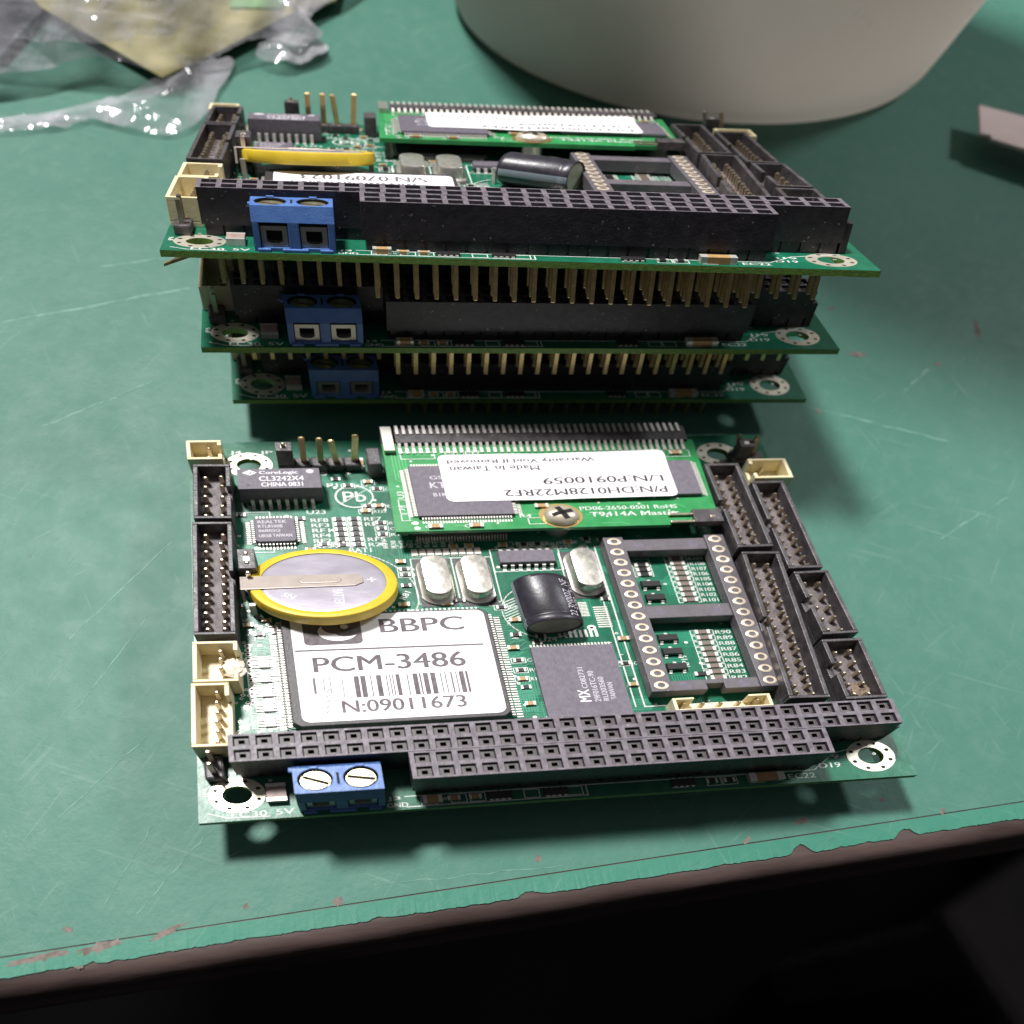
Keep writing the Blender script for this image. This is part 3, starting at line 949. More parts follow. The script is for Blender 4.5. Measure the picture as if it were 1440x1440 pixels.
b = MB(); b.box(27.2, 29.1, 75.6, 80.2, 0, 5.6, 0)
b.build('pin_header', ['header'], board, bevel=.2)
b = MB(); b.box(82.2, 87.4, 77.0, 80.2, 0, 2.4, 0)
h = b.build('pin_header', ['header'], board, bevel=.25)
place_pins(h, [(83.5, 78.6), (86.0, 78.6)], 2.3, 9.4, .6, 'pin', tilt=.25, seed=4)
jumper_cap(83.6, 78.6, 2.6, 7.6, h, 2.2, 2.2)


# ---- coin cell with yellow sleeve
def coin_cell(parent, rise=4.6, zc=6.7):
    r, th = 9.55, 2.9
    cx, cy = 18.45, 45.85
    tilt = math.atan2(rise, 17.9)
    xf = Matrix.Translation((cx, cy, zc)) @ Matrix.Rotation(-tilt, 4, 'X')
    b = MB(); b.xf = xf
    b.lathe(0, 0, [(0.001, 0), (4, .0), (7.4, -.02), (7.9, -.10), (8.2, -.3), (8.2, -th + .2), (7.6, -th), (.001, -th)], 64)
    # stamped lettering on the can
    for s, x, y, h, w, rr in (("BATTERY", 1.0, -2.4, 1.3, 4.6, -90), ("+", 5.6, -.6, 1.3, 1.2, 0), ("SN", -5.6, -3.6, 1.1, 1.7, -35)):
        b.text(s, x, y, .02, h, w, 1, rr)
    o = b.build('coin_cell', ['cell', 'stamp'], parent, smooth=True)
    b = MB(); b.xf = xf
    b.lathe(0, 0, [(8.12, -.05), (8.4, .03), (9.15, .02), (9.45, -.14), (9.55, -.45), (9.55, -th + .4), (9.2, -th - .1), (7.4, -th - .15)], 72)
    b.build('insulating_sleeve', ['yellow'], o, smooth=True)
    b = MB(); b.xf = xf
    b.prism([(-10.2, -1.75), (4.0, -1.6), (5.1, -.75), (5.1, .75), (4.0, 1.6), (-10.2, 1.75)], .13, .32)
    b.box(-10.5, -10.15, -1.75, 1.75, -3.6, .32)
    pts = []
    for i in range(9):
        t = math.pi / 2 + math.pi * i / 8
        pts.append((-2.4 + .8 * math.cos(t), .8 * math.sin(t)))
    for i in range(9):
        t = -math.pi / 2 + math.pi * i / 8
        pts.append((1.6 + .8 * math.cos(t), .8 * math.sin(t)))
    b.prism(pts, .32, .5, inset=.15)
    b.disc(-1.6, 0, .505, .3, 14, 0); b.disc(1.0, 0, .505, .3, 14, 0)
    b.build('contact_tab', ['tab'], o, bevel=.05)
    b = MB()
    for x, y, zz in ((9.0, 45.2, 6.2), (9.1, 42.0, 5.0), (27.4, 45.6, 3.6)):
        b.box(x - .35, x + .35, y - .3, y + .3, 0, zz)
    b.build('solder_leg', ['tab'], o)
    return o


coin_front = coin_cell(board)


# ---- chips with gull-wing leads
def gull(b, x, y, ax, w, reach, zt, m=0):
    """one lead: leaves the body at height zt, drops and lies flat; ax = outward direction"""
    dx, dy = ax
    px, py = -dy * w / 2, dx * w / 2
    t = .13

    def sec(d0, z0, d1, z1):
        P = []
        for d, z in ((d0, z0), (d1, z1)):
            for s in (-1, 1):
                for q_ in (0, t):
                    P.append((x + dx * d + s * px, y + dy * d + s * py, z + q_))
        b.add(P, [(0, 4, 5, 1), (2, 3, 7, 6), (1, 5, 7, 3), (0, 2, 6, 4), (4, 6, 7, 5)], m)
    sec(-.1, zt, reach * .28, zt)
    sec(reach * .28, zt, reach * .5, .07)
    sec(reach * .5, .07, reach, .07)


def chip_body(x0, x1, y0, y1, z0, z1, ch=.35, m=0, c=.0):
    b = MB()
    if c:
        poly = [(x0 + c, y0), (x1 - c, y0), (x1, y0 + c), (x1, y1 - c), (x1 - c, y1), (x0 + c, y1), (x0, y1 - c), (x0, y0 + c)]
    else:
        poly = [(x0, y0), (x1, y0), (x1, y1), (x0, y1)]
    zm = (z0 + z1) / 2
    n = len(poly)
    mx, my = (x0 + x1) / 2, (y0 + y1) / 2

    def ins(d):
        return [(x + (d if x < mx else -d), y + (d if y < my else -d)) for x, y in poly]
    P = [(*p, z0) for p in ins(ch)] + [(*p, zm) for p in poly] + [(*p, z1) for p in ins(ch)]
    b.add(P, [tuple(range(n))[::-1]] + [(k * n + i, k * n + (i + 1) % n, (k + 1) * n + (i + 1) % n, (k + 1) * n + i) for k in (0, 1) for i in range(n)] + [tuple(range(2 * n, 3 * n))], m)
    return b


def row(b, n, a, bb, side, reach, zt, w):
    """n leads from point a to point bb"""
    for i in range(n):
        t = i / (n - 1)
        gull(b, a[0] + (bb[0] - a[0]) * t, a[1] + (bb[1] - a[1]) * t, side, w, reach, zt)


# processor
def processor(parent):
    x0, x1, y0, y1 = 12.1, 39.35, 16.0, 40.2
    b = chip_body(x0, x1, y0, y1, .5, 3.5, .22, 0, .9)
    o = b.build('processor_chip', ['chip_dark'], parent, bevel=.08)
    b = MB()
    row(b, 42, (x0 + 1.2, y0), (x1 - 1.2, y0), (0, -1), 1.7, 1.6, .26)
    row(b, 42, (x0 + 1.2, y1), (x1 - 1.2, y1), (0, 1), 1.7, 1.6, .26)
    row(b, 42, (x0, y0 + 1.0), (x0, y1 - 1.0), (-1, 0), 1.6, 1.6, .26)
    row(b, 42, (x1, y0 + 1.0), (x1, y1 - 1.0), (1, 0), 1.6, 1.6, .26)
    b.build('lead_frame', ['lead'], o)
    return o


def rounded(x0, x1, y0, y1, r, n=6):
    out = []
    for cx, cy, a0 in ((x1 - r, y0 + r, -90), (x1 - r, y1 - r, 0), (x0 + r, y1 - r, 90), (x0 + r, y0 + r, 180)):
        for i in range(n + 1):
            t = math.radians(a0 + 90 * i / n)
            out.append((cx + r * math.cos(t), cy + r * math.sin(t)))
    return out


cpu = processor(board)


def cpu_sticker(parent):
    b = MB()
    z = 3.62
    b.prism(rounded(13.4, 38.6, 16.9, 39.6, 1.2), 3.51, 3.6, 0)
    b.prism(rounded(14.9, 22.3, 33.0, 39.0, .8), 3.6, z, 1)
    # swoosh and dot of the emblem
    up, lo = [], []
    for i in range(17):
        t = i / 16
        a = math.radians(150 + 175 * t)
        up.append((19.3 + 2.55 * math.cos(a), 35.9 + 2.1 * math.sin(a)))
        k = .30 + .62 * abs(t - .45)
        lo.append((19.55 + 2.55 * (1 - .62 * (1 - abs(2 * t - 1))) * math.cos(a), 36.2 + 2.0 * (1 - .5 * (1 - abs(2 * t - 1))) * math.sin(a)))
    for i in range(16):
        b.add([(*up[i], z + .015), (*up[i + 1], z + .015), (*lo[i + 1], z + .015), (*lo[i], z + .015)], [(0, 1, 2, 3)], 0)
    b.disc(20.2, 36.9, z + .016, .52, 18, 0)
    b.text("BBPC", 24.7, 35.2, z, 3.1, 10.8, 1)
    b.add([(13.6, 31.75, z), (37.6, 31.55, z), (37.6, 31.9, z), (13.6, 32.1, z)], [(0, 1, 2, 3)], 1)
    b.text("PCM-3486", 15.6, 27.15, z, 3.25, 19.1, 1)
    q = random.Random(9)
    x = 15.3
    k = 0
    while x < 34.6:
        w = q.choice((.14, .14, .2, .3, .5, .62))
        if x < 20 and q.random() < .55:
            w = .1
        y0 = 21.5 + (1.2 if x < 17.5 else 0)
        b.add([(x, y0, z), (x + w, y0, z), (x + w, 26.0, z), (x, 26.0, z)], [(0, 1, 2, 3)], 2 if (w < .3 or x < 20) else 1)
        x += w + q.choice((.2, .3, .45, .6, .9)) + (.5 if x < 19 else 0)
        k += 1
    b.text("N:09011673", 18.4, 18.5, z, 2.5, 15.3, 2)
    for i in range(5):     # worn remains of the first characters
        b.ribbon([(16.4 + .1 * i, 18.6 + i * 1.1), (16.9 + .1 * i, 19.1 + i * 1.1)], .12, z, 2)
    return b.build('barcode_sticker', ['paper', 'print', 'print_soft'], parent)


sticker_front = cpu_sticker(cpu)


# small logic chip, network chip, transformer, memory chip
def so14(parent):
    x0, x1, y0, y1 = 42.7, 50.85, 51.4, 54.8
    o = chip_body(x0, x1, y0, y1, .2, 1.9, .2, 0).build('logic_chip', ['chip'], parent, bevel=.06)
    b = MB()
    row(b, 7, (x0 + .75, y0), (x1 - .75, y0), (0, -1), 1.15, 1.0, .5)
    b.build('lead_frame', ['lead'], o)
    b = MB()
    row(b, 7, (x0 + .75, y1), (x1 - .75, y1), (0, 1), 1.15, 1.0, .5)
    b.build('lead_frame', ['lead'], o)


so14(board)


def network_chip(parent):
    x0, x1, y0, y1 = 10.2, 15.9, 58.6, 64.8
    b = chip_body(x0, x1, y0, y1, .2, 1.6, .15, 0, .4)
    b.text("REALTEK", x0 + .6, y1 - 1.5, 1.615, .75, 3.9, 1)
    b.text("RTL8100B", x0 + .6, y1 - 2.65, 1.615, .75, 3.3, 1)
    b.text("86B05Q", x0 + .6, y1 - 3.8, 1.615, .75, 2.9, 1)
    b.text("L855B TAIWAN", x0 + .6, y1 - 5.0, 1.615, .75, 4.4, 1)
    o = b.build('network_chip', ['chip', 'ink'], parent, bevel=.05)
    b = MB()
    for a, c, s in (((x0 + .5, y0), (x1 - .5, y0), (0, -1)), ((x0 + .5, y1), (x1 - .5, y1), (0, 1)), ((x0, y0 + .5), (x0, y1 - .5), (-1, 0)), ((x1, y0 + .5), (x1, y1 - .5), (1, 0))):
        row(b, 11, a, c, s, 1.1, .8, .22)
    b.build('lead_frame', ['lead'], o)


network_chip(board)


def transformer(parent):
    x0, x1, y0, y1 = 8.9, 20.3, 69.2, 74.6
    b = chip_body(x0, x1, y0, y1, .4, 6.1, .12, 0)
    z = 6.115
    b.text("CoreLogic", 12.0, y1 - 1.75, z, 1.05, 5.2, 1)
    b.text("CL3242X4", 11.9, y1 - 3.3, z, 1.2, 6.0, 1)
    b.text("CHINA 0831", 12.1, y1 - 4.75, z, 1.05, 5.6, 1)
    b.sheet([(9.7, y1 - 1.1), (10.75, y1 - 1.8), (11.7, y1 - 1.1), (10.75, y1 - .4)], z, 1)
    b.sheet([(10.6, y1 - 1.5), (11.0, y1 - 1.3), (10.85, y1 - .75)], z + .01, 0)
    b.disc(18.9, y1 - .95, z, .55, 18, 2); b.disc(10.3, y0 + 1.1, z, .35, 14, 3)
    o = b.build('transformer', ['chip', 'ink_white', 'ink', 'chip_dark'], parent, bevel=.1)
    b = MB()
    row(b, 8, (x0 + 1.6, y0), (x1 - 1.6, y0), (0, -1), 1.5, 2.2, .5)
    b.build('lead_frame', ['lead'], o)
    b = MB()
    row(b, 8, (x0 + 1.6, y1), (x1 - 1.6, y1), (0, 1), 1.5, 2.2, .5)
    b.build('lead_frame', ['lead'], o)


transformer(board)


def memory_chip(parent):
    x0, x1, y0, y1 = 43.9, 55.2, 15.2, 31.6
    b = chip_body(x0, x1, y0, y1, .15, 1.3, .08, 0)
    z = 1.315
    b.text("MX", 50.1, 19.0, z, 1.5, 2.6, 1, 90)
    b.text("C082731", 50.1, 21.9, z, .75, 4.6, 2, 90)
    b.text("29F016TC-90", 51.35, 18.9, z, .8, 6.7, 2, 90)
    b.text("RU203560", 52.45, 19.0, z, .75, 5.2, 2, 90)
    b.text("TAIWAN", 53.45, 19.2, z, .7, 3.7, 2, 90)
    o = b.build('memory_chip', ['chip', 'ink_white', 'ink'], parent, bevel=.05)
    b = MB()
    row(b, 24, (x0 + .3, y1), (x1 - .3, y1), (0, 1), .9, .5, .24)
    b.build('lead_frame', ['lead'], o)
    b = MB()
    row(b, 24, (x0 + .3, y0), (x1 - .3, y0), (0, -1), .9, .5, .24)
    b.build('lead_frame', ['lead'], o)


memory_chip(board)


# ---- crystals
def crystal(cx, cy, parent, deg=0):
    b = MB()

    def stad(rx, ry):
        out = []
        for i in range(24):
            t = 2 * math.pi * i / 24
            x, y = rx * math.cos(t), rx * math.sin(t)
            out.append((x, y + (ry - rx) * (1 if math.sin(t) >= 0 else -1)))
        return out

    def ring(p, z): return [(x, y, z) for x, y in p]
    lv = [(2.35, 5.6, .1), (2.35, 5.6, .75), (2.0, 5.2, .95), (1.85, 4.85, 1.2), (1.85, 4.85, 3.7), (1.72, 4.7, 3.95), (1.4, 4.3, 4.05)]
    P = [p for rx, ry, z in lv for p in ring(stad(rx, ry), z)]
    n = 24
    b.add(P, [(k * n + i, k * n + (i + 1) % n, (k + 1) * n + (i + 1) % n, (k + 1) * n + i) for k in range(len(lv) - 1) for i in range(n)] + [tuple(range((len(lv) - 1) * n, len(lv) * n))], 0)
    b.box(-2.5, 2.5, -5.9, 5.9, 0.02, .14, 1)
    return b, aff(cx, cy, 0)


b, l = crystal(33.5, 48.2, board)
x1_ = b.build('crystal', ['steel', 'chip_dark'], board, loc=l, smooth=True)
dup(x1_, board, aff(38.95, 48.1, 0)); dup(x1_, board, aff(54.3, 48.9, 0))


# ---- electrolytic capacitor lying on its side
def electrolytic(parent, x=47.1, y=45.7, turn=2.5):
    ax = Vector((x, y, 4.05)); L = 10.9
    xf = Matrix.Translation(ax) @ Matrix.Rotation(math.radians(turn), 4, 'Z') @ Matrix.Rotation(math.radians(90), 4, 'X')
    b = MB(); b.xf = xf     # local z runs to the front
    n = 44
    prof = [(0.001, 0.05), (2.9, .05), (3.0, 0), (3.6, .05), (3.95, .45), (4.0, .9), (4.0, L - 1.9), (3.86, L - 1.65), (3.86, L - 1.35), (4.0, L - 1.1), (3.98, L - .3), (3.85, L), (3.6, L + .02), (3.5, L - .2), (.001, L - .2)]
    for k in range(len(prof) - 1):
        for i in range(n):
            t0, t1 = 2 * math.pi * i / n, 2 * math.pi * (i + 1) / n
            (ra, za), (rb, zb) = prof[k], prof[k + 1]
            P = [(ra * math.cos(t0), ra * math.sin(t0), za), (ra * math.cos(t1), ra * math.sin(t1), za), (rb * math.cos(t1), rb * math.sin(t1), zb), (rb * math.cos(t0), rb * math.sin(t0), zb)]
            band = 160 < math.degrees((t0 + t1) / 2) < 192
            b.add(P, [(0, 1, 2, 3)], 2 if k == len(prof) - 2 else (1 if band and 3 < k < 11 else 0))
    # printing wrapped over the right shoulder
    def wrap(s, ang, z0, h, w):
        vs, fs, asp = glyph_mesh(s)
        P = []
        for u, v in vs:
            a = math.radians(ang) + (v - .5) * h / 4.03
            P.append((4.03 * math.cos(a), 4.03 * math.sin(a), z0 - u * w))
        b.add(P, fs, 3)
    wrap("22 3M002Z  NF", 50, L - .8, 1.35, 8.6)
    wrap("2200  35V", 28, L - 2.4, 1.2, 6.6)
    o = b.build('capacitor', ['sleeve', 'sleeve_band', 'bung', 'ink'], parent, smooth=True)
    b = MB()
    b.xf = Matrix.Translation((x, y, 0)) @ Matrix.Rotation(math.radians(turn), 4, 'Z')
    for d in (-1.3, 1.3):
        b.box(d - .3, d + .3, .2, 1.2, 3.6, 4.2); b.box(d - .3, d + .3, .9, 1.4, 0, 4.2)
    b.build('lead_wire', ['lead'], o)
    return o


cap_front = electrolytic(board)


# ---- open-frame chip socket with turned contacts
def chip_socket(parent):
    b = MB()
    xl, xr = 59.1, 73.85
    ya, yb = 20.45, 54.4
    zt = 4.6
    for x in (xl, xr):
        b.box(x - 1.42, x + 1.42, ya - 1.3, yb + 1.2, 1.0, zt, 0)
    b.box(xl + 1.4, xr - 1.4, 52.2, 55.1, 1.0, zt - .45, 0)
    b.box(xl + 1.4, xr - 1.4, 35.7, 38.7, 1.0, zt - .45, 0)
    xm = (xl + xr) / 2
    pts = [(xl + 1.4, 19.3), (xm - 1.3, 19.3)] 
    b.box(xl + 1.4, xm - 1.2, 19.25, 21.5, 1.0, zt - .45, 0); b.box(xm + 1.2, xr - 1.4, 19.25, 21.5, 1.0, zt - .45, 0)
    b.box(xm - 1.21, xm + 1.21, 20.5, 21.49, 1.0, zt - .45, 0)
    for y in (53.6, 37.2, 20.4):
        for x in (xl + 3.4, xr - 3.4):
            b.disc(x, y, zt - .44, .85, 18, 1)
    o = b.build('chip_socket', ['socket_grey', 'chip'], parent, bevel=.1)
    c = MB()
    c.lathe(0, 0, [(.92, zt - .01), (.92, zt + .10), (.80, zt + .16), (.50, zt + .16), (.42, zt - .6)], 20, mats=[0, 0, 0, 2])
    c.disc(0, 0, zt - .35, .46, 16, 1)
    c.cyl(0, 0, -.2, 1.0, .45, 10, 0)
    first = None
    for x in (xl, xr):
        for i in range(14):
            loc = aff(x, ya + (yb - ya) * i / 13, 0)
            if first is None: first = c.build('turned_contact', ['contact', 'dark', 'gold'], o, loc=loc, smooth=True)
            else: dup(first, o, loc)
    return o


chip_socket(board)


# ---- surface mount parts
def smd(lx, ly, h, body, ends=True):
    b = MB()
    b.box(-lx / 2, lx / 2, -ly / 2, ly / 2, .05, h, 0)
    if ends:
        if lx >= ly:
            for s in (-1, 1):
                xa, xb = sorted((s * lx / 2, s * lx * .31))
                b.box(xa - .02, xb + .02, -ly / 2 - .02, ly / 2 + .02, .03, h + .02, 1)
        else:
            for s in (-1, 1):
                ya, yb = sorted((s * ly / 2, s * ly * .31))
                b.box(-lx / 2 - .02, lx / 2 + .02, ya - .02, yb + .02, .03, h + .02, 1)
    return b


def put(name, proto, mats, spots, label=None):
    first = None
    for x, y in spots:
        if first is None: first = proto.build(name, mats, board, loc=aff(x, y, 0))
        else: dup(first, board, aff(x, y, 0))
    return first


res = []
for i in range(6):
    y = 64.65 - i * 1.32
    res += [(21.9, y), (24.0, y)]
put('resistor', smd(1.5, .8, .5, 0), ['resistor', 'solder'], res + [(31.4 + i * 1.1, 55.6) for i in range(0)])
col = []
for i in range(9):
    for y0 in (41.0, 22.6):
        col.append((68.3, y0 + i * 1.32 + .59))
put('resistor', smd(2.1, .82, .55, 0), ['resistor_brown', 'solder'], col)
put('resistor', smd(2.0, .8, .5, 0), ['resistor', 'solder'], [(63.0, 48.3 + i * 1.2 - 0.0) for i in range(3)] + [(66.2, 24.2)])
put('resistor', smd(.8, 1.5, .5, 0), ['resistor_brown', 'solder'], [(31.45 + i * 1.1, 55.6) for i in range(9)])
put('resistor', smd(1.4, .8, .5, 0), ['resistor', 'solder'], [(9.3, 37.6), (11.6, 37.9), (36.2, 43.6), (42.6, 35.0), (45.9, 34.4), (62.6, 1.5), (64.9, 1.5)])
# transistors beside the resistor column
t = chip_body(-1.45, 1.45, -.75, .75, .15, 1.2, .12, 0)
row(t, 2, (-.95, -.75), (.95, -.75), (0, -1), .6, .5, .42)
t.m[-30:] = [1] * 30
gull(t, 0, .75, (0, 1), .42, .6, .5, 1)
put('transistor', t, ['resistor', 'lead'], [(63.3, 45.6), (63.3, 42.3), (63.1, 32.6), (63.1, 29.4), (63.0, 25.9)])
# resistor arrays left of the big chip
a = MB()
a.box(-.65, .65, -1.15, 1.15, .08, .62, 0)
for i in range(4):
    y = -.86 + i * .57
    a.box(-1.55, -.66, y - .15, y + .15, .05, .3, 1); a.box(.66, 1.55, y - .15, y + .15, .05, .3, 1)
M['array'] = mat('pale resistor array', (0.40, 0.36, 0.38), 0.4, col2=(.5, .46, .48), nscale=1500)
put('resistor_array', a, ['array', 'lead'], [(9.45, 18.8 + i * 3.1) for i in range(5)])
a2 = MB()
a2.box(-1.5, 1.5, -.7, .7, .08, .6, 0)
for i in range(4):
    x = -1.1 + i * .73
    a2.box(x - .2, x + .2, -.95, -.66, .05, .4, 1); a2.box(x - .2, x + .2, .66, .95, .05, .4, 1)
put('resistor_array', a2, ['resistor', 'solder'], [(35.6, 1.5), (42.6, 1.5), (58.9, 1.6)])
put('ceramic_capacitor', smd(2.3, 3.3, 1.7, 0), ['ceramic', 'solder'], [(9.25, 4.5)])
put('ceramic_capacitor', smd(4.6, 1.5, 1.7, 0), ['tan', 'solder'], [(69.6, 1.45)])
put('ceramic_capacitor', smd(2.3, 1.3, 1.3, 0), ['tan', 'solder'], [(27.4, 1.45), (9.6, 15.4)])
put('ceramic_capacitor', smd(1.5, .8, .75, 0), ['tan', 'solder'], [(41.8, 32.0), (43.0, 38.4), (30.0, 1.5), (32.6, 1.5), (57.0, 33.0), (34.4, 42.9), (28.6, 43.0)])
more_r, more_c = [], []
for x, y in ((27.6, 60.5), (27.6, 62.0), (27.6, 63.5), (19.4, 58.4), (21.5, 58.4), (41.6, 41.6), (45.2, 32.9), (56.3, 42.6), (29.6, 50.2), (29.6, 51.6), (29.4, 47.6), (24.0, 73.6), (22.4, 75.4), (47.0, 57.0), (49.0, 57.0), (56.2, 58.0), (58.4, 57.6), (42.1, 29.2), (42.1, 27.0), (42.2, 23.2), (56.3, 27.4), (8.8, 57.0), (8.6, 66.4), (7.0, 44.2), (16.6, 69.0 - 3.9), (26.4, 68.0), (28.0, 72.6)):
    more_r.append((x, y))
for x, y in ((25.8, 66.6), (27.8, 67.9), (29.3, 53.4), (44.0, 57.0), (42.0, 25.0), (42.2, 19.6), (53.4, 57.2), (17.4, 57.0), (10.4, 40.6), (8.0, 39.6), (26.9, 74.4), (56.4, 22.6), (37.0, 56.9), (39.2, 57.0)):
    more_c.append((x, y))
put('resistor', smd(1.3, .72, .45, 0), ['resistor', 'solder'], more_r)
put('ceramic_capacitor', smd(1.3, .75, .7, 0), ['tan', 'solder'], more_c)
put('indicator_light', smd(1.5, 2.6, 1.2, 0), ['tan', 'solder'], [(26.0, 79.2)])
# controller chip in the shade under the flash card
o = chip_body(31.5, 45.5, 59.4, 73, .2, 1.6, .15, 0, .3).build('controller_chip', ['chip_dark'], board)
b = MB()
row(b, 32, (32.2, 59.4), (44.8, 59.4), (0, -1), 1.2, .8, .2)
b.build('lead_frame', ['lead'], o)
b = MB()
row(b, 32, (31.5, 60.2), (31.5, 72.2), (-1, 0), 1.2, .8, .2)
b.build('lead_frame', ['lead'], o)


# ---- flash memory card standing over the board
def flash_card(parent):
    x0, x1, y0, y1, z0, z1 = 29.2, 75.4, 57.6, 80.9, 4.9, 6.0
    b = MB()
    b.prism([(x0 - .1, y0), (x1 - 7.6, y0), (x1 - 7.6, y0 + .9), (x1 - .2, y0 + .9), (x1 + .5, y1), (x0 + .4, y1)], z0, z1, 0)
    q = random.Random(31)
    for k in range(60):
        x, y = q.uniform(x0 + 1, x1 - 6), q.uniform(y0 + .5, y1 - 3)
        d = q.choice((1, -1))
        ln, l2 = q.uniform(.6, 3), q.uniform(.4, 1.4)
        pts = [(x, y), (x + ln, y), (min(x + ln + l2, x1 - .5), max(y0 + .3, min(y1 - .5, y + d * l2)))]
        b.ribbon(pts, .22, z1 + .012 + .0006 * k, 1)
    for k in range(5):
        b.ribbon([(30.6 + .45 * k, 78.0 - .3 * k), (30.6 + .45 * k, 71.0 + .5 * k), (31.6, 70.0 + .5 * k)], .2, z1 + .06, 1)
    for k in range(60):
        b.disc(q.uniform(x0 + .8, x1 - .8), q.uniform(y0 + .5, y1 - 3), z1 + .07, .2, 8, 3)
    b.text("PD06-2650-0501 RoHS", 55.4, 61.9, z1 + .075, .95, 14.2, 2)
    b.text("T9414A Master", 56.6, 60.2, z1 + .075, 1.15, 13.0, 2)
    b.text("C9", 33.2, 58.2, z1 + .075, .8, 1.6, 2); b.text("C7", 38.6, 58.2, z1 + .075, .8, 1.6, 2); b.text("R4", 46.6, 60.4, z1 + .075, .8, 1.6, 2); b.text("J1", 30.9, 62.8, z1 + .075, .8, 1.3, 2, 90)
    b.text("GS1-IDE7", 38.2, 77.6, z1 + .075, .9, 5.2, 2)
    b.text("U3", 31.2, 66.0, z1 + .075, .9, 1.8, 2, 90)
    for xx, yy in ((30.4, 59.6), (30.5, 58.3)):
        b.disc(xx + 1.6, yy, z1 + .078, .42, 12, 3)
    for k in range(3):
        b.frame(30.2, 31.4, 60.2 + 1.9 * k, 61.9 + 1.9 * k, .13, z1 + .076, 2)
    b.frame(47.6, 50.6, 58.6, 60.3, .13, z1 + .077, 2); b.frame(31.8, 36.8, 76.4, 78.4, .15, z1 + .076, 2); b.frame(70.3, 74.6, 76.0, 77.9, .13, z1 + .076, 2)
    o = b.build('flash_card', ['card', 'card_track', 'silk', 'solder'], parent)
    # chips on the card
    for xa, xb, ya, yb, nx, ny in ((32.5, 45.9, 60.7, 73.9, 32, 32), (57.4, 73.9, 64.9, 74.4, 0, 24)):
        c = chip_body(xa, xb, ya, yb, z1 + .15, z1 + 1.1, .1, 0)
        if nx:
            c.text("KT", xa + 2.5, ya + 7.2, z1 + 1.115, 1.5, 2.2, 1); c.text("GS", xa + 2.7, ya + 9.5, z1 + 1.115, .9, 1.8, 1); c.text("B1K", xa + 2.7, ya + 5.0, z1 + 1.115, .9, 1.9, 1)
        ch = c.build('card_chip', ['chip', 'ink'], o, bevel=.05)
    l = MB()

    def gl(n, a, e, side, reach, zt, w):
        for i in range(n):
            t = i / (n - 1)
            x, y = a[0] + (e[0] - a[0]) * t, a[1] + (e[1] - a[1]) * t
            dx, dy = side; px, py = -dy * w / 2, dx * w / 2
            P = []
            for d, z in ((0, z1 + zt), (reach * .4, z1 + zt), (reach * .55, z1 + .1), (reach, z1 + .1)):
                P += [(x + dx * d - px, y + dy * d - py, z), (x + dx * d + px, y + dy * d + py, z)]
            l.add(P, [(0, 2, 3, 1), (2, 4, 5, 3), (4, 6, 7, 5)])
    gl(32, (33.1, 60.7), (45.3, 60.7), (0, -1), 1.3, .6, .22)
    gl(32, (32.5, 61.3), (32.5, 73.3), (-1, 0), 1.2, .6, .22)
    gl(10, (45.9, 61.3), (45.9, 65.0), (1, 0), 1.2, .6, .22)
    gl(32, (33.1, 73.9), (45.3, 73.9), (0, 1), 1.1, .6, .22)
    gl(24, (73.9, 65.2), (73.9, 74.1), (1, 0), 1.0, .6, .22)
    l.build('lead_frame', ['lead'], o)
    # rear connector: two rows of contacts round a black bar, grey latch at its end
    c = MB()
    c.box(31.6, 74.9, 80.4, 84.2, 1.0, 7.0, 0)
    for i in range(44):
        x = 32.0 + i * .975
        c.box(x - .24, x + .24, 77.9, 79.3, z1 + .02, z1 + .35, 1)
        c.hexa([(x - .22, 79.2, z1 + .02), (x + .22, 79.2, z1 + .02), (x + .22, 80.5, z1 + .5), (x - .22, 80.5, z1 + .5), (x - .22, 79.2, z1 + .35), (x + .22, 79.2, z1 + .35), (x + .22, 80.5, z1 + .95), (x - .22, 80.5, z1 + .95)], 1)
        c.box(x - .22, x + .22, 82.6, 84.9, 7.0, 7.3, 1)
        c.box(x - .22, x + .22, 84.4, 84.9, 0, 7.0, 1)
    c.box(29.7, 31.2, 78.0, 84.6, 2.0, 7.4, 2)
    c.build('edge_connector', ['header', 'lead', 'clamp'], o)
    # paper sticker over both chips, one corner lifting
    s = MB()
    X0, X1, Y0, Y1 = 36.9, 70.2, 64.1, 76.6
    nx, ny = 34, 12
    poly = rounded(X0, X1, Y0, Y1, 1.1)

    def zz(x, y):
        z = z1 + 1.24 + .05 * math.sin(x * .5) * math.sin(y * .4)
        z += .55 * max(0, (x - 60) / 10) * max(0, (y - 72) / 4.6)
        z -= .22 * max(0, 1 - abs(x - 51.6) / 5)
        return z
    P, F = [], []
    for j in range(ny + 1):
        for i in range(nx + 1):
            x = X0 + (X1 - X0) * i / nx; y = Y0 + (Y1 - Y0) * j / ny
            dx = max(X0 + 1.1 - x, x - X1 + 1.1, 0); dy = max(Y0 + 1.1 - y, y - Y1 + 1.1, 0)
            if dx and dy:
                d = math.hypot(dx, dy)
                if d > 1.1:
                    k = 1.1 / d
                    x += (dx - dx * k) * (1 if x < 50 else -1); y += (dy - dy * k) * (1 if y < 70 else -1)
            sk = (x - X0) * .010
            P.append((x, y + sk, zz(x, y)))
    for j in range(ny):
        for i in range(nx):
            a_ = j * (nx + 1) + i
            F.append((a_, a_ + 1, a_ + nx + 2, a_ + nx + 1))
    s.add(P, F, 0)

    def on(txt, xr, yt, h, w, m):
        vs, fs, asp = glyph_mesh(txt)
        Q = []
        for u, v in vs:
            x, y = xr - u * w, yt - v * h
            Q.append((x, y + (x - X0) * .010, zz(x, y) + .03))
        s.add(Q, fs, m)
        s.add([(x - .05 * h, y, z + .0015) for x, y, z in Q], fs, m)
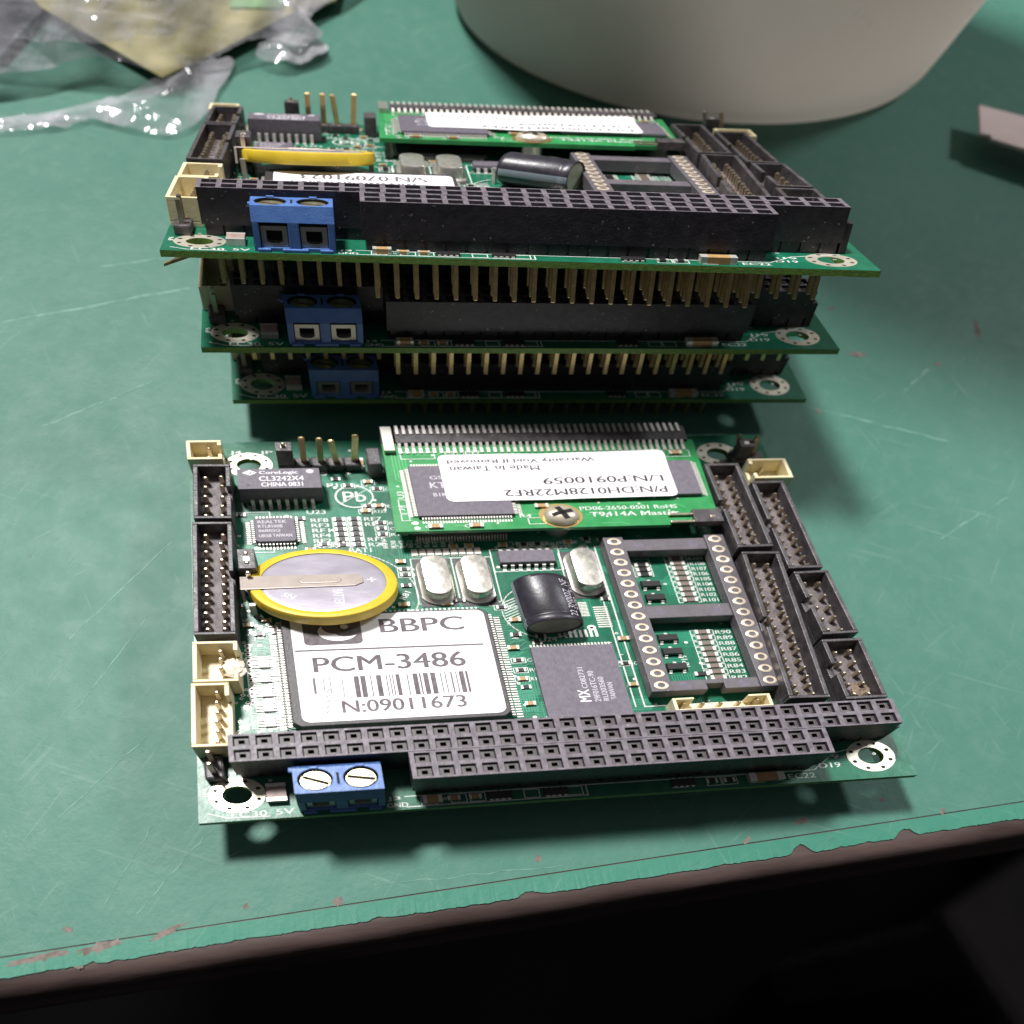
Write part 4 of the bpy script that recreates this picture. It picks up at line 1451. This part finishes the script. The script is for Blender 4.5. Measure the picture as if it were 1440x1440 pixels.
    on("P/N:DH0128M22RF2", 68.8, 66.9, 1.75, 23.6, 1)
    on("L/N:P0910059", 68.8, 69.9, 1.75, 17.6, 1)
    on("Made In Taiwan", 51.2, 73.4, 1.35, 12.8, 1)
    on("Warranty Void If Removed", 59.6, 75.5, 1.45, 21.4, 1)
    s.build('paper_sticker', ['paper', 'print_dark'], o, smooth=True)
    # screw, its ring and post
    p = MB()
    p.disc(0, 0, z1 + .09, 3.1, 36, 0, 1.0)
    p.build('plated_ring', ['gold'], o, loc=aff(52.4, 60.6, 0))
    k = MB()
    k.lathe(0, 0, [(2.5, z1 + .1), (2.55, z1 + .5), (2.3, z1 + 1.1), (1.7, z1 + 1.65), (.9, z1 + 1.9), (.001, z1 + 1.95)], 32)
    for a in (20, 110):
        c_, s_ = math.cos(math.radians(a)), math.sin(math.radians(a))
        w, ln = .42, 1.6
        z_ = z1 + 1.97
        k.add([(c_ * -ln - s_ * -w, s_ * -ln + c_ * -w, z1 + 1.80), (c_ * ln - s_ * -w, s_ * ln + c_ * -w, z1 + 1.80), (c_ * ln - s_ * w, s_ * ln + c_ * w, z1 + 1.80), (c_ * -ln - s_ * w, s_ * -ln + c_ * w, z1 + 1.80),
               (c_ * -.5 - s_ * -w, s_ * -.5 + c_ * -w, z_), (c_ * .5 - s_ * -w, s_ * .5 + c_ * -w, z_), (c_ * .5 - s_ * w, s_ * .5 + c_ * w, z_), (c_ * -.5 - s_ * w, s_ * -.5 + c_ * w, z_)],
              [(0, 4, 7, 3), (4, 5, 6, 7), (5, 1, 2, 6)], 1)
    k.cyl(0, 0, 0, z1 + .1, 1.6, 20, 2)
    k.build('screw', ['screw', 'dark', 'clamp'], o, loc=aff(52.4, 60.4, 0), smooth=True)
    # jumper plug at the front right corner
    j = MB()
    j.box(71.2, 75.3, 57.3, 60.6, z1 - .6, z1 + 1.5, 0)
    j.box(73.6, 74.3, 58.4, 59.0, z1 + 1.4, z1 + 1.52, 1)
    for y in (58.0, 59.9):
        j.box(67.8, 71.3, y - .25, y + .25, z1 + .35, z1 + .8, 1)
    j.build('jumper_plug', ['header', 'pin'], o, bevel=.12)
    for xx, yy in ((34.6, 58.5), (40.2, 58.5), (50.0, 63.1), (72.3, 76.9)):
        e = smd(1.9, .8, .6, 0)
        for i_, v_ in enumerate(e.v): e.v[i_] = v_ + Vector((xx, yy, z1 + .1))
        e.build('ceramic_capacitor', ['tan', 'solder'], o)
    return o


flash_card(board)

# ------------------------------------------------------------------ the three stacked boards
def kids(o):
    return [c for c in bpy.data.objects if c.parent == o]


tree = {}
for o in list(bpy.data.objects):
    if o.parent is not None:
        tree.setdefault(o.parent.name, []).append(o)


def copy_tree(o, parent, skip=()):
    c = o.copy()
    coll.objects.link(c)
    c.parent = parent
    for k in tree.get(o.name, []):
        if k.name not in skip:
            copy_tree(k, c, skip)
    return c


def stacked(loc, turn, scale, label, ys=1.0, zs=1.0):
    """turn: rotation vector; each board of the stack leans back, its front held up by the pins standing on the board below"""
    o = empty('circuit_board', loc, 0, scale)
    o.scale = (scale, scale * ys, scale * zs)
    v = Vector(turn)
    o.rotation_euler = Matrix.Rotation(v.length, 3, v.normalized()).to_euler()
    return tag(o, label, 'circuit board', GROUP)


top = stacked((-4.35, 62.77, 28.93), (-0.3506, -0.0517, -0.1026), 1.0, "topmost circuit board of the stack, leaning back, its yellow coin cell seen edge-on", .956, .843)
mid = stacked((-1.57, 59.12, 15.01), (-0.1491, -0.0156, -0.0193), 1.0, "middle circuit board of the stack, with pins of the topmost board on its sockets", 1.0, .88)
low = stacked((0.55, 60.3, 1.85), (-0.0008, 0.0001, -0.0072), 0.991, "lowest circuit board of the stack, its pins resting on the green bench", 1.0, .86)
for o in tree[board.name]:
    if o in (coin_front, cap_front):
        continue
    c = copy_tree(o, top, skip=(sticker_front.name,))
    if o is cpu: cpu_top = c
coin_cell(top, 5.3, 6.3)
electrolytic(top, 46.8, 44.3, 62)
for k, (ys, zs) in enumerate(((4.6, -2.2), (6.8, -2.5))):
    b = MB()
    xa, xb, za, zb, w = 6.0, -.4 + .5 * k, -1.4, -5.6 - .5 * k, .34
    b.hexa([(xb, ys - w, zb - w), (xb, ys + w, zb - w), (xa, ys + w, za - w), (xa, ys - w, za - w), (xb, ys - w, zb + w), (xb, ys + w, zb + w), (xa, ys + w, za + w), (xa, ys - w, za + w)])
    b.build('bent_pin', ['gold_pin'], top)
LOW_PARTS = ('board_panel', 'bus_socket', 'terminal_block', 'box_header', 'wafer_socket', 'pin_header', 'ceramic_capacitor', 'resistor_array')
for root in (mid, low):
    for o in tree[board.name]:
        if o.name.split('.')[0] in LOW_PARTS and max((Vector(c).y for c in o.bound_box), default=0) < 0.040 or o is panel:
            copy_tree(o, root)

# the top board's chip carries another sticker, printed the other way up
b = MB()
z = 3.62
b.prism(rounded(13.5, 38.6, 24.0, 38.5, 1.0), 3.51, 3.6, 0)
b.text("S/N:07091023", 35.0, 37.0, z, 3.2, 17.6, 1, 180)
q = random.Random(4)
x = 16.0
while x < 33.4:
    w = q.choice((.2, .3, .5, .6))
    b.add([(x, 26.0, z), (x + w, 26.0, z), (x + w, 32.6, z), (x, 32.6, z)], [(0, 1, 2, 3)], 1)
    x += w + q.choice((.25, .4, .6))
b.build('barcode_sticker', ['paper', 'print'], cpu_top)

# ------------------------------------------------------------------ things behind the boards
# grey round tub
M['tub'] = mat('grey translucent plastic', (0.62, 0.585, 0.56), 0.45, col2=(0.70, 0.665, 0.64), nscale=24, rvar=0.08, bump=0.15, bscale=300, speck=(0.5, 0.5, 0.5), speck_scale=160, speck_cut=0.74)
nt_ = M['tub'].node_tree
tl_ = nt_.nodes.new("ShaderNodeBsdfTranslucent"); tl_.inputs[0].default_value = (0.86, 0.81, 0.77, 1)
mx_ = nt_.nodes.new("ShaderNodeMixShader"); mx_.inputs[0].default_value = 0.45
nt_.links.new(nt_.nodes["Principled BSDF"].outputs[0], mx_.inputs[1]); nt_.links.new(tl_.outputs[0], mx_.inputs[2])
nt_.links.new(mx_.outputs[0], nt_.nodes["Material Output"].inputs[0])
tub = tag(empty('plastic_tub', (0, 0, ZT - SLOPE * 2.5)), "large plain grey round tub standing behind the stacked boards", 'tub')
tub.rotation_euler.x = math.atan(SLOPE)
b = MB()
prof = [(56, 0.05), (60.2, .5), (62.3, 2.2), (63.2, 5.5), (63.8, 14), (67.0, 70), (75, 250), (76.5, 252), (75, 253), (72.5, 251), (64.5, 70), (60.0, 12), (56, 6), (.01, 6)]
b.lathe(115.5, 260.5, [(r - 11 + min(z, 70) * .07, z) if r > 8 else (r, z) for r, z in prof], 120)
b.build('tub_wall', ['tub'], tub, smooth=True)
b = MB(); b.lathe(115.5, 260.5, [(69.1, 248), (72.4, 248.4), (73.4, 250), (73.2, 253.2), (71, 254), (69, 253.6)], 120)
b.build('tub_rim', ['tub'], tub, smooth=True)

# flat metal strip lying on its block at the right
M['strip'] = mat('pinkish sheet metal', (0.66, 0.51, 0.48), 0.5, 0.0, col2=(0.74, 0.59, 0.56), nscale=120, rvar=0.1, bump=0.2, bscale=900, stretch=(.3, 1, 1))
strip = tag(empty('metal_strip', (146.7, 134.3, 3.3)), "pinkish flat metal strip reaching in over the bench beside the tub", 'metal strip')
b = MB()
b.prism([(0, 0), (-3.1, -9.2), (-.9, -9.7), (-1.3, -10.7), (55, -37), (60, -22)], -.5, .3)
b.build('strip_blade', ['strip'], strip, space=plain, bevel=.1)
b = MB(); b.box(33, 52, -33, -21, -5.0, -.5)
b.build('strip_rest', ['strip'], strip, space=plain, bevel=.6)

# ---- crumpled plastic bag with a yellow sheet and a green slip inside
M['yellow_paper'] = mat('pale yellow paper', (0.42, 0.37, 0.17), 0.6, col2=(0.50, 0.45, 0.24), nscale=60)
M['green_paper'] = mat('light green slip', (0.30, 0.55, 0.25), 0.6, col2=(0.36, 0.6, 0.3), nscale=60)
M['slate'] = mat('dark slate foam', (0.055, 0.055, 0.075), 0.6, col2=(0.10, 0.10, 0.13), nscale=80)


def film_mat():
    m = bpy.data.materials.new('clear creased film')
    m.use_nodes = True
    nt = m.node_tree; N, L = nt.nodes, nt.links
    b = N["Principled BSDF"]
    b.inputs["Base Color"].default_value = (0.50, 0.49, 0.53, 1)
    b.inputs["Roughness"].default_value = 0.11
    b.inputs["Specular IOR Level"].default_value = 0.9
    tr = N.new("ShaderNodeBsdfTransparent")
    mx = N.new("ShaderNodeMixShader")
    lw = N.new("ShaderNodeLayerWeight"); lw.inputs[0].default_value = 0.3
    tc = N.new("ShaderNodeTexCoord")

    def noise(scale, detail, st, rot, dist=0.0):
        mp = N.new("ShaderNodeMapping"); mp.inputs["Scale"].default_value = st; mp.inputs["Rotation"].default_value = (0, 0, rot)
        L.new(tc.outputs["Object"], mp.inputs[0])
        n = N.new("ShaderNodeTexNoise"); n.inputs["Scale"].default_value = scale; n.inputs["Detail"].default_value = detail; n.inputs["Distortion"].default_value = dist
        L.new(mp.outputs[0], n.inputs["Vector"])
        return n.outputs["Fac"]
    mr = N.new("ShaderNodeMapRange"); mr.inputs[1].default_value = .42; mr.inputs[2].default_value = .66; mr.inputs[3].default_value = .15; mr.inputs[4].default_value = .66
    L.new(noise(80, 4, (1, .22, 1), .75), mr.inputs[0])
    ad = N.new("ShaderNodeMath"); ad.operation = 'MULTIPLY_ADD'; ad.use_clamp = True
    L.new(lw.outputs["Facing"], ad.inputs[0]); ad.inputs[1].default_value = .40; L.new(mr.outputs[0], ad.inputs[2])
    L.new(ad.outputs[0], mx.inputs[0]); L.new(tr.outputs[0], mx.inputs[1]); L.new(b.outputs[0], mx.inputs[2])
    L.new(mx.outputs[0], N["Material Output"].inputs[0])
    h = N.new("ShaderNodeMath"); h.operation = 'ADD'
    L.new(noise(130, 3, (1, .2, 1), .7, .6), h.inputs[0]); L.new(noise(150, 2, (.25, 1, 1), -.5, .8), h.inputs[1])
    bp = N.new("ShaderNodeBump"); bp.inputs["Strength"].default_value = .85; bp.inputs["Distance"].default_value = .0013
    L.new(h.outputs[0], bp.inputs["Height"]); L.new(bp.outputs[0], b.inputs["Normal"])
    return m


M['film'] = film_mat()
from mathutils import noise as mnoise


def crumple(x, y, amp, scale, seed):
    v = Vector((x * scale, y * scale, seed))
    a = abs(mnoise.noise(v)); c = abs(mnoise.noise(v * 2.3 + Vector((5, 1, 0)))); d = abs(mnoise.noise(v * 5.1))
    return amp * (1.0 - 1.6 * a + .45 * (.5 - c) + .06 * (.5 - d))


CREASES = [(-4.5, 133.5, 7.5, 143.5, 1.1, 1.8), (-5.5, 131.5, 4, 139.5, .9, 1.2), (-48, 146, -20, 128, 1.4, 1.6), (-52, 152, -14, 141, 1.3, 1.5), (-30, 158, -26, 146, 1.2, 2.2), (-33, 160, -27, 145, .9, 1.8), (-24, 158, -9, 134, 1.4, 1.6),
           (-8, 158, 3, 143, 1.2, 1.3), (-3, 152, 12, 149, 1.0, 1.2), (-56, 137, -30, 141, 1.1, 1.2), (-17, 140, -12, 126, .8, .8), (-27, 128, -9, 132, .8, .8), (-14, 160, 10, 158, 1.3, 1.5), (-42, 160, -12, 150, 1.2, 1.4)]
_q = random.Random(77)
for _k in range(26):          # many more, fanning out from where the bag is bunched up
    _x, _y = _q.uniform(-50, 8), _q.uniform(124, 165)
    _a = math.atan2(_y - 150, _x + 18) + _q.uniform(-.35, .35)
    _len = _q.uniform(5, 16)
    CREASES.append((_x, _y, _x + _len * math.cos(_a), _y + _len * math.sin(_a) * .7, _q.uniform(.8, 1.2), _q.uniform(.5, 1.2)))


def film(name, outline, amp, scale, seed, parent, base, lift):
    """a creased sheet inside the outline (world mm), heights above the bench"""
    for _ in range(2):        # round the outline
        outline = [q for k in range(len(outline)) for q in ((outline[k - 1][0] * .25 + outline[k][0] * .75, outline[k - 1][1] * .25 + outline[k][1] * .75),
                                                            (outline[k][0] * .75 + outline[(k + 1) % len(outline)][0] * .25, outline[k][1] * .75 + outline[(k + 1) % len(outline)][1] * .25))]
    xs = [p[0] for p in outline]; ys = [p[1] for p in outline]
    x0, x1, y0, y1 = min(xs), max(xs), min(ys), max(ys)
    st = .8
    nx, ny = int((x1 - x0) / st) + 1, int((y1 - y0) / st) + 1

    def inside(x, y):
        r = False
        for i in range(len(outline)):
            (xa, ya), (xb, yb) = outline[i], outline[i - 1]
            if (ya > y) != (yb > y) and x < (xb - xa) * (y - ya) / (yb - ya) + xa:
                r = not r
        return r

    def dist(x, y):
        best = 1e9
        near[0] = None
        for i in range(len(outline)):
            (xa, ya), (xb, yb) = outline[i], outline[i - 1]
            dx, dy = xb - xa, yb - ya
            t = max(0, min(1, ((x - xa) * dx + (y - ya) * dy) / (dx * dx + dy * dy)))
            d = math.hypot(x - xa - t * dx, y - ya - t * dy)
            if d < best:
                best = d; near[0] = (xa + t * dx, ya + t * dy)
        return best
    near = [None]

    def ridge(x, y):
        h = 0
        for xa, ya, xb, yb, w, a in CREASES:
            dx, dy = xb - xa, yb - ya
            t = ((x - xa) * dx + (y - ya) * dy) / (dx * dx + dy * dy)
            if -.1 < t < 1.1:
                d = abs((x - xa) * dy - (y - ya) * dx) / math.hypot(dx, dy)
                h += a * max(0, 1 - d / w) * min(1, (t + .1) * 4, (1.1 - t) * 4)
        return h
    idx, P, F = {}, [], []
    for j in range(ny + 1):
        for i in range(nx + 1):
            x, y = x0 + i * st, y0 + j * st
            ins = inside(x, y)
            d = dist(x, y)
            if ins or d < st * 1.2:
                if not ins:
                    x, y = near[0]; d = 0
                d = min(1, d / 7)
                h = base + max(0, crumple(x, y, amp, scale, seed)) * (.35 + .65 * d) + lift * d + ridge(x, y) * (.3 + .7 * d)
                idx[(i, j)] = len(P); P.append((x + .4 * mnoise.noise(Vector((x, y, 3)) * .2), y + .4 * mnoise.noise(Vector((x, y, 9)) * .2), h))
    for j in range(ny):
        for i in range(nx):
            k = [(i, j), (i + 1, j), (i + 1, j + 1), (i, j + 1)]
            if all(c in idx for c in k):
                F.append(tuple(idx[c] for c in k))
    m = MB(); m.add(P, F)
    o = m.build(name, ['film'], parent, space=on_bench)
    for f in o.data.polygons:
        f.use_smooth = True
    return o


bag = tag(empty('plastic_bag', (0, 0, 0)), "crumpled clear plastic bag lying on the bench behind the boards", 'plastic bag')
film('bag_film', [(-75, 128), (-50, 131), (-40, 133.5), (-28, 139), (-17, 134), (-9, 138.5), (-3, 143.5), (3, 146.5), (7, 143.5), (13, 147.5), (12, 152), (9, 156), (16, 162), (24, 172), (30, 195), (-40, 225), (-110, 210)], 6.0, .055, 1.7, bag, 2.6, 6.0)
film('bag_film', [(-60, 119.5), (-46, 123.5), (-38, 125), (-31, 127), (-23, 124.5), (-16.5, 122.5), (-11, 124), (-7.5, 131), (-6, 137), (-3, 145), (-14, 147), (-18, 137), (-29, 130), (-44, 126.5), (-62, 125)], 2.6, .10, 4.4, bag, .3, 1.0)
film('bag_film', [(-58, 139), (-40, 137), (-18, 136), (-8, 143), (2, 152), (4, 165), (-8, 195), (-60, 200), (-90, 170)], 7.5, .045, 8.2, bag, 7.0, 7.0)
film('bag_film', [(-1, 144), (2, 142), (6, 141.5), (13, 145), (14, 148), (10, 151), (3, 150)], 2.4, .2, 2.2, bag, 1.6, 1.6)
film('bag_film', [(-66, 120), (-46, 121.5), (-30, 125), (-28, 127.5), (-47, 126), (-68, 125)], 2.2, .35, 6.2, bag, .3, .6)


def sheet_thing(name, label, cat, poly, z0, z1, m):
    b = MB()
    b.prism(poly, z0, z1)
    return tag(b.build(name, [m], None, space=on_bench), label, cat)


sheet_thing('paper_sheet', "pale yellow paper sheet lying inside the clear plastic bag", 'paper', [(-16.8, 136.2), (-6.6, 144.6), (4.6, 155.2), (15.2, 161.6), (22, 205), (-70, 205), (-41, 155)], 2.2, 2.6, 'yellow_paper')
sheet_thing('paper_slip', "light green paper slip on the yellow sheet in the plastic bag", 'paper', [(-5.5, 157.0), (4.5, 157.6), (8, 178), (-6, 178)], 2.7, 3.0, 'green_paper')
sheet_thing('foam_pad', "dark slate foam pad at the left side of the plastic bag", 'foam pad', [(-90, 140), (-46, 141), (-40, 156), (-40, 175), (-90, 175)], .3, 2.1, 'slate')

# dim stool below the bench
M['stool'] = mat('dusty dark stool', (0.009, 0.007, 0.008), 0.8, col2=(0.017, 0.013, 0.014), nscale=12, spec=0.2)
stool = tag(empty('stool', (521, -64, -420), 22), "dark grey stool in the shade below the bench", 'stool')
b = MB(); b.box(-150, 150, -150, 150, -25, 0)
b.build('seat', ['stool'], stool, space=plain, bevel=8)
first = None
for sx in (-1, 1):
    for sy in (-1, 1):
        if first is None:
            b = MB(); b.box(-14, 14, -14, 14, -330, -25)
            first = b.build('leg', ['stool'], stool, space=plain, loc=plain(sx * 125, sy * 125, 0))
        else:
            dup(first, stool, plain(sx * 125, sy * 125, 0))
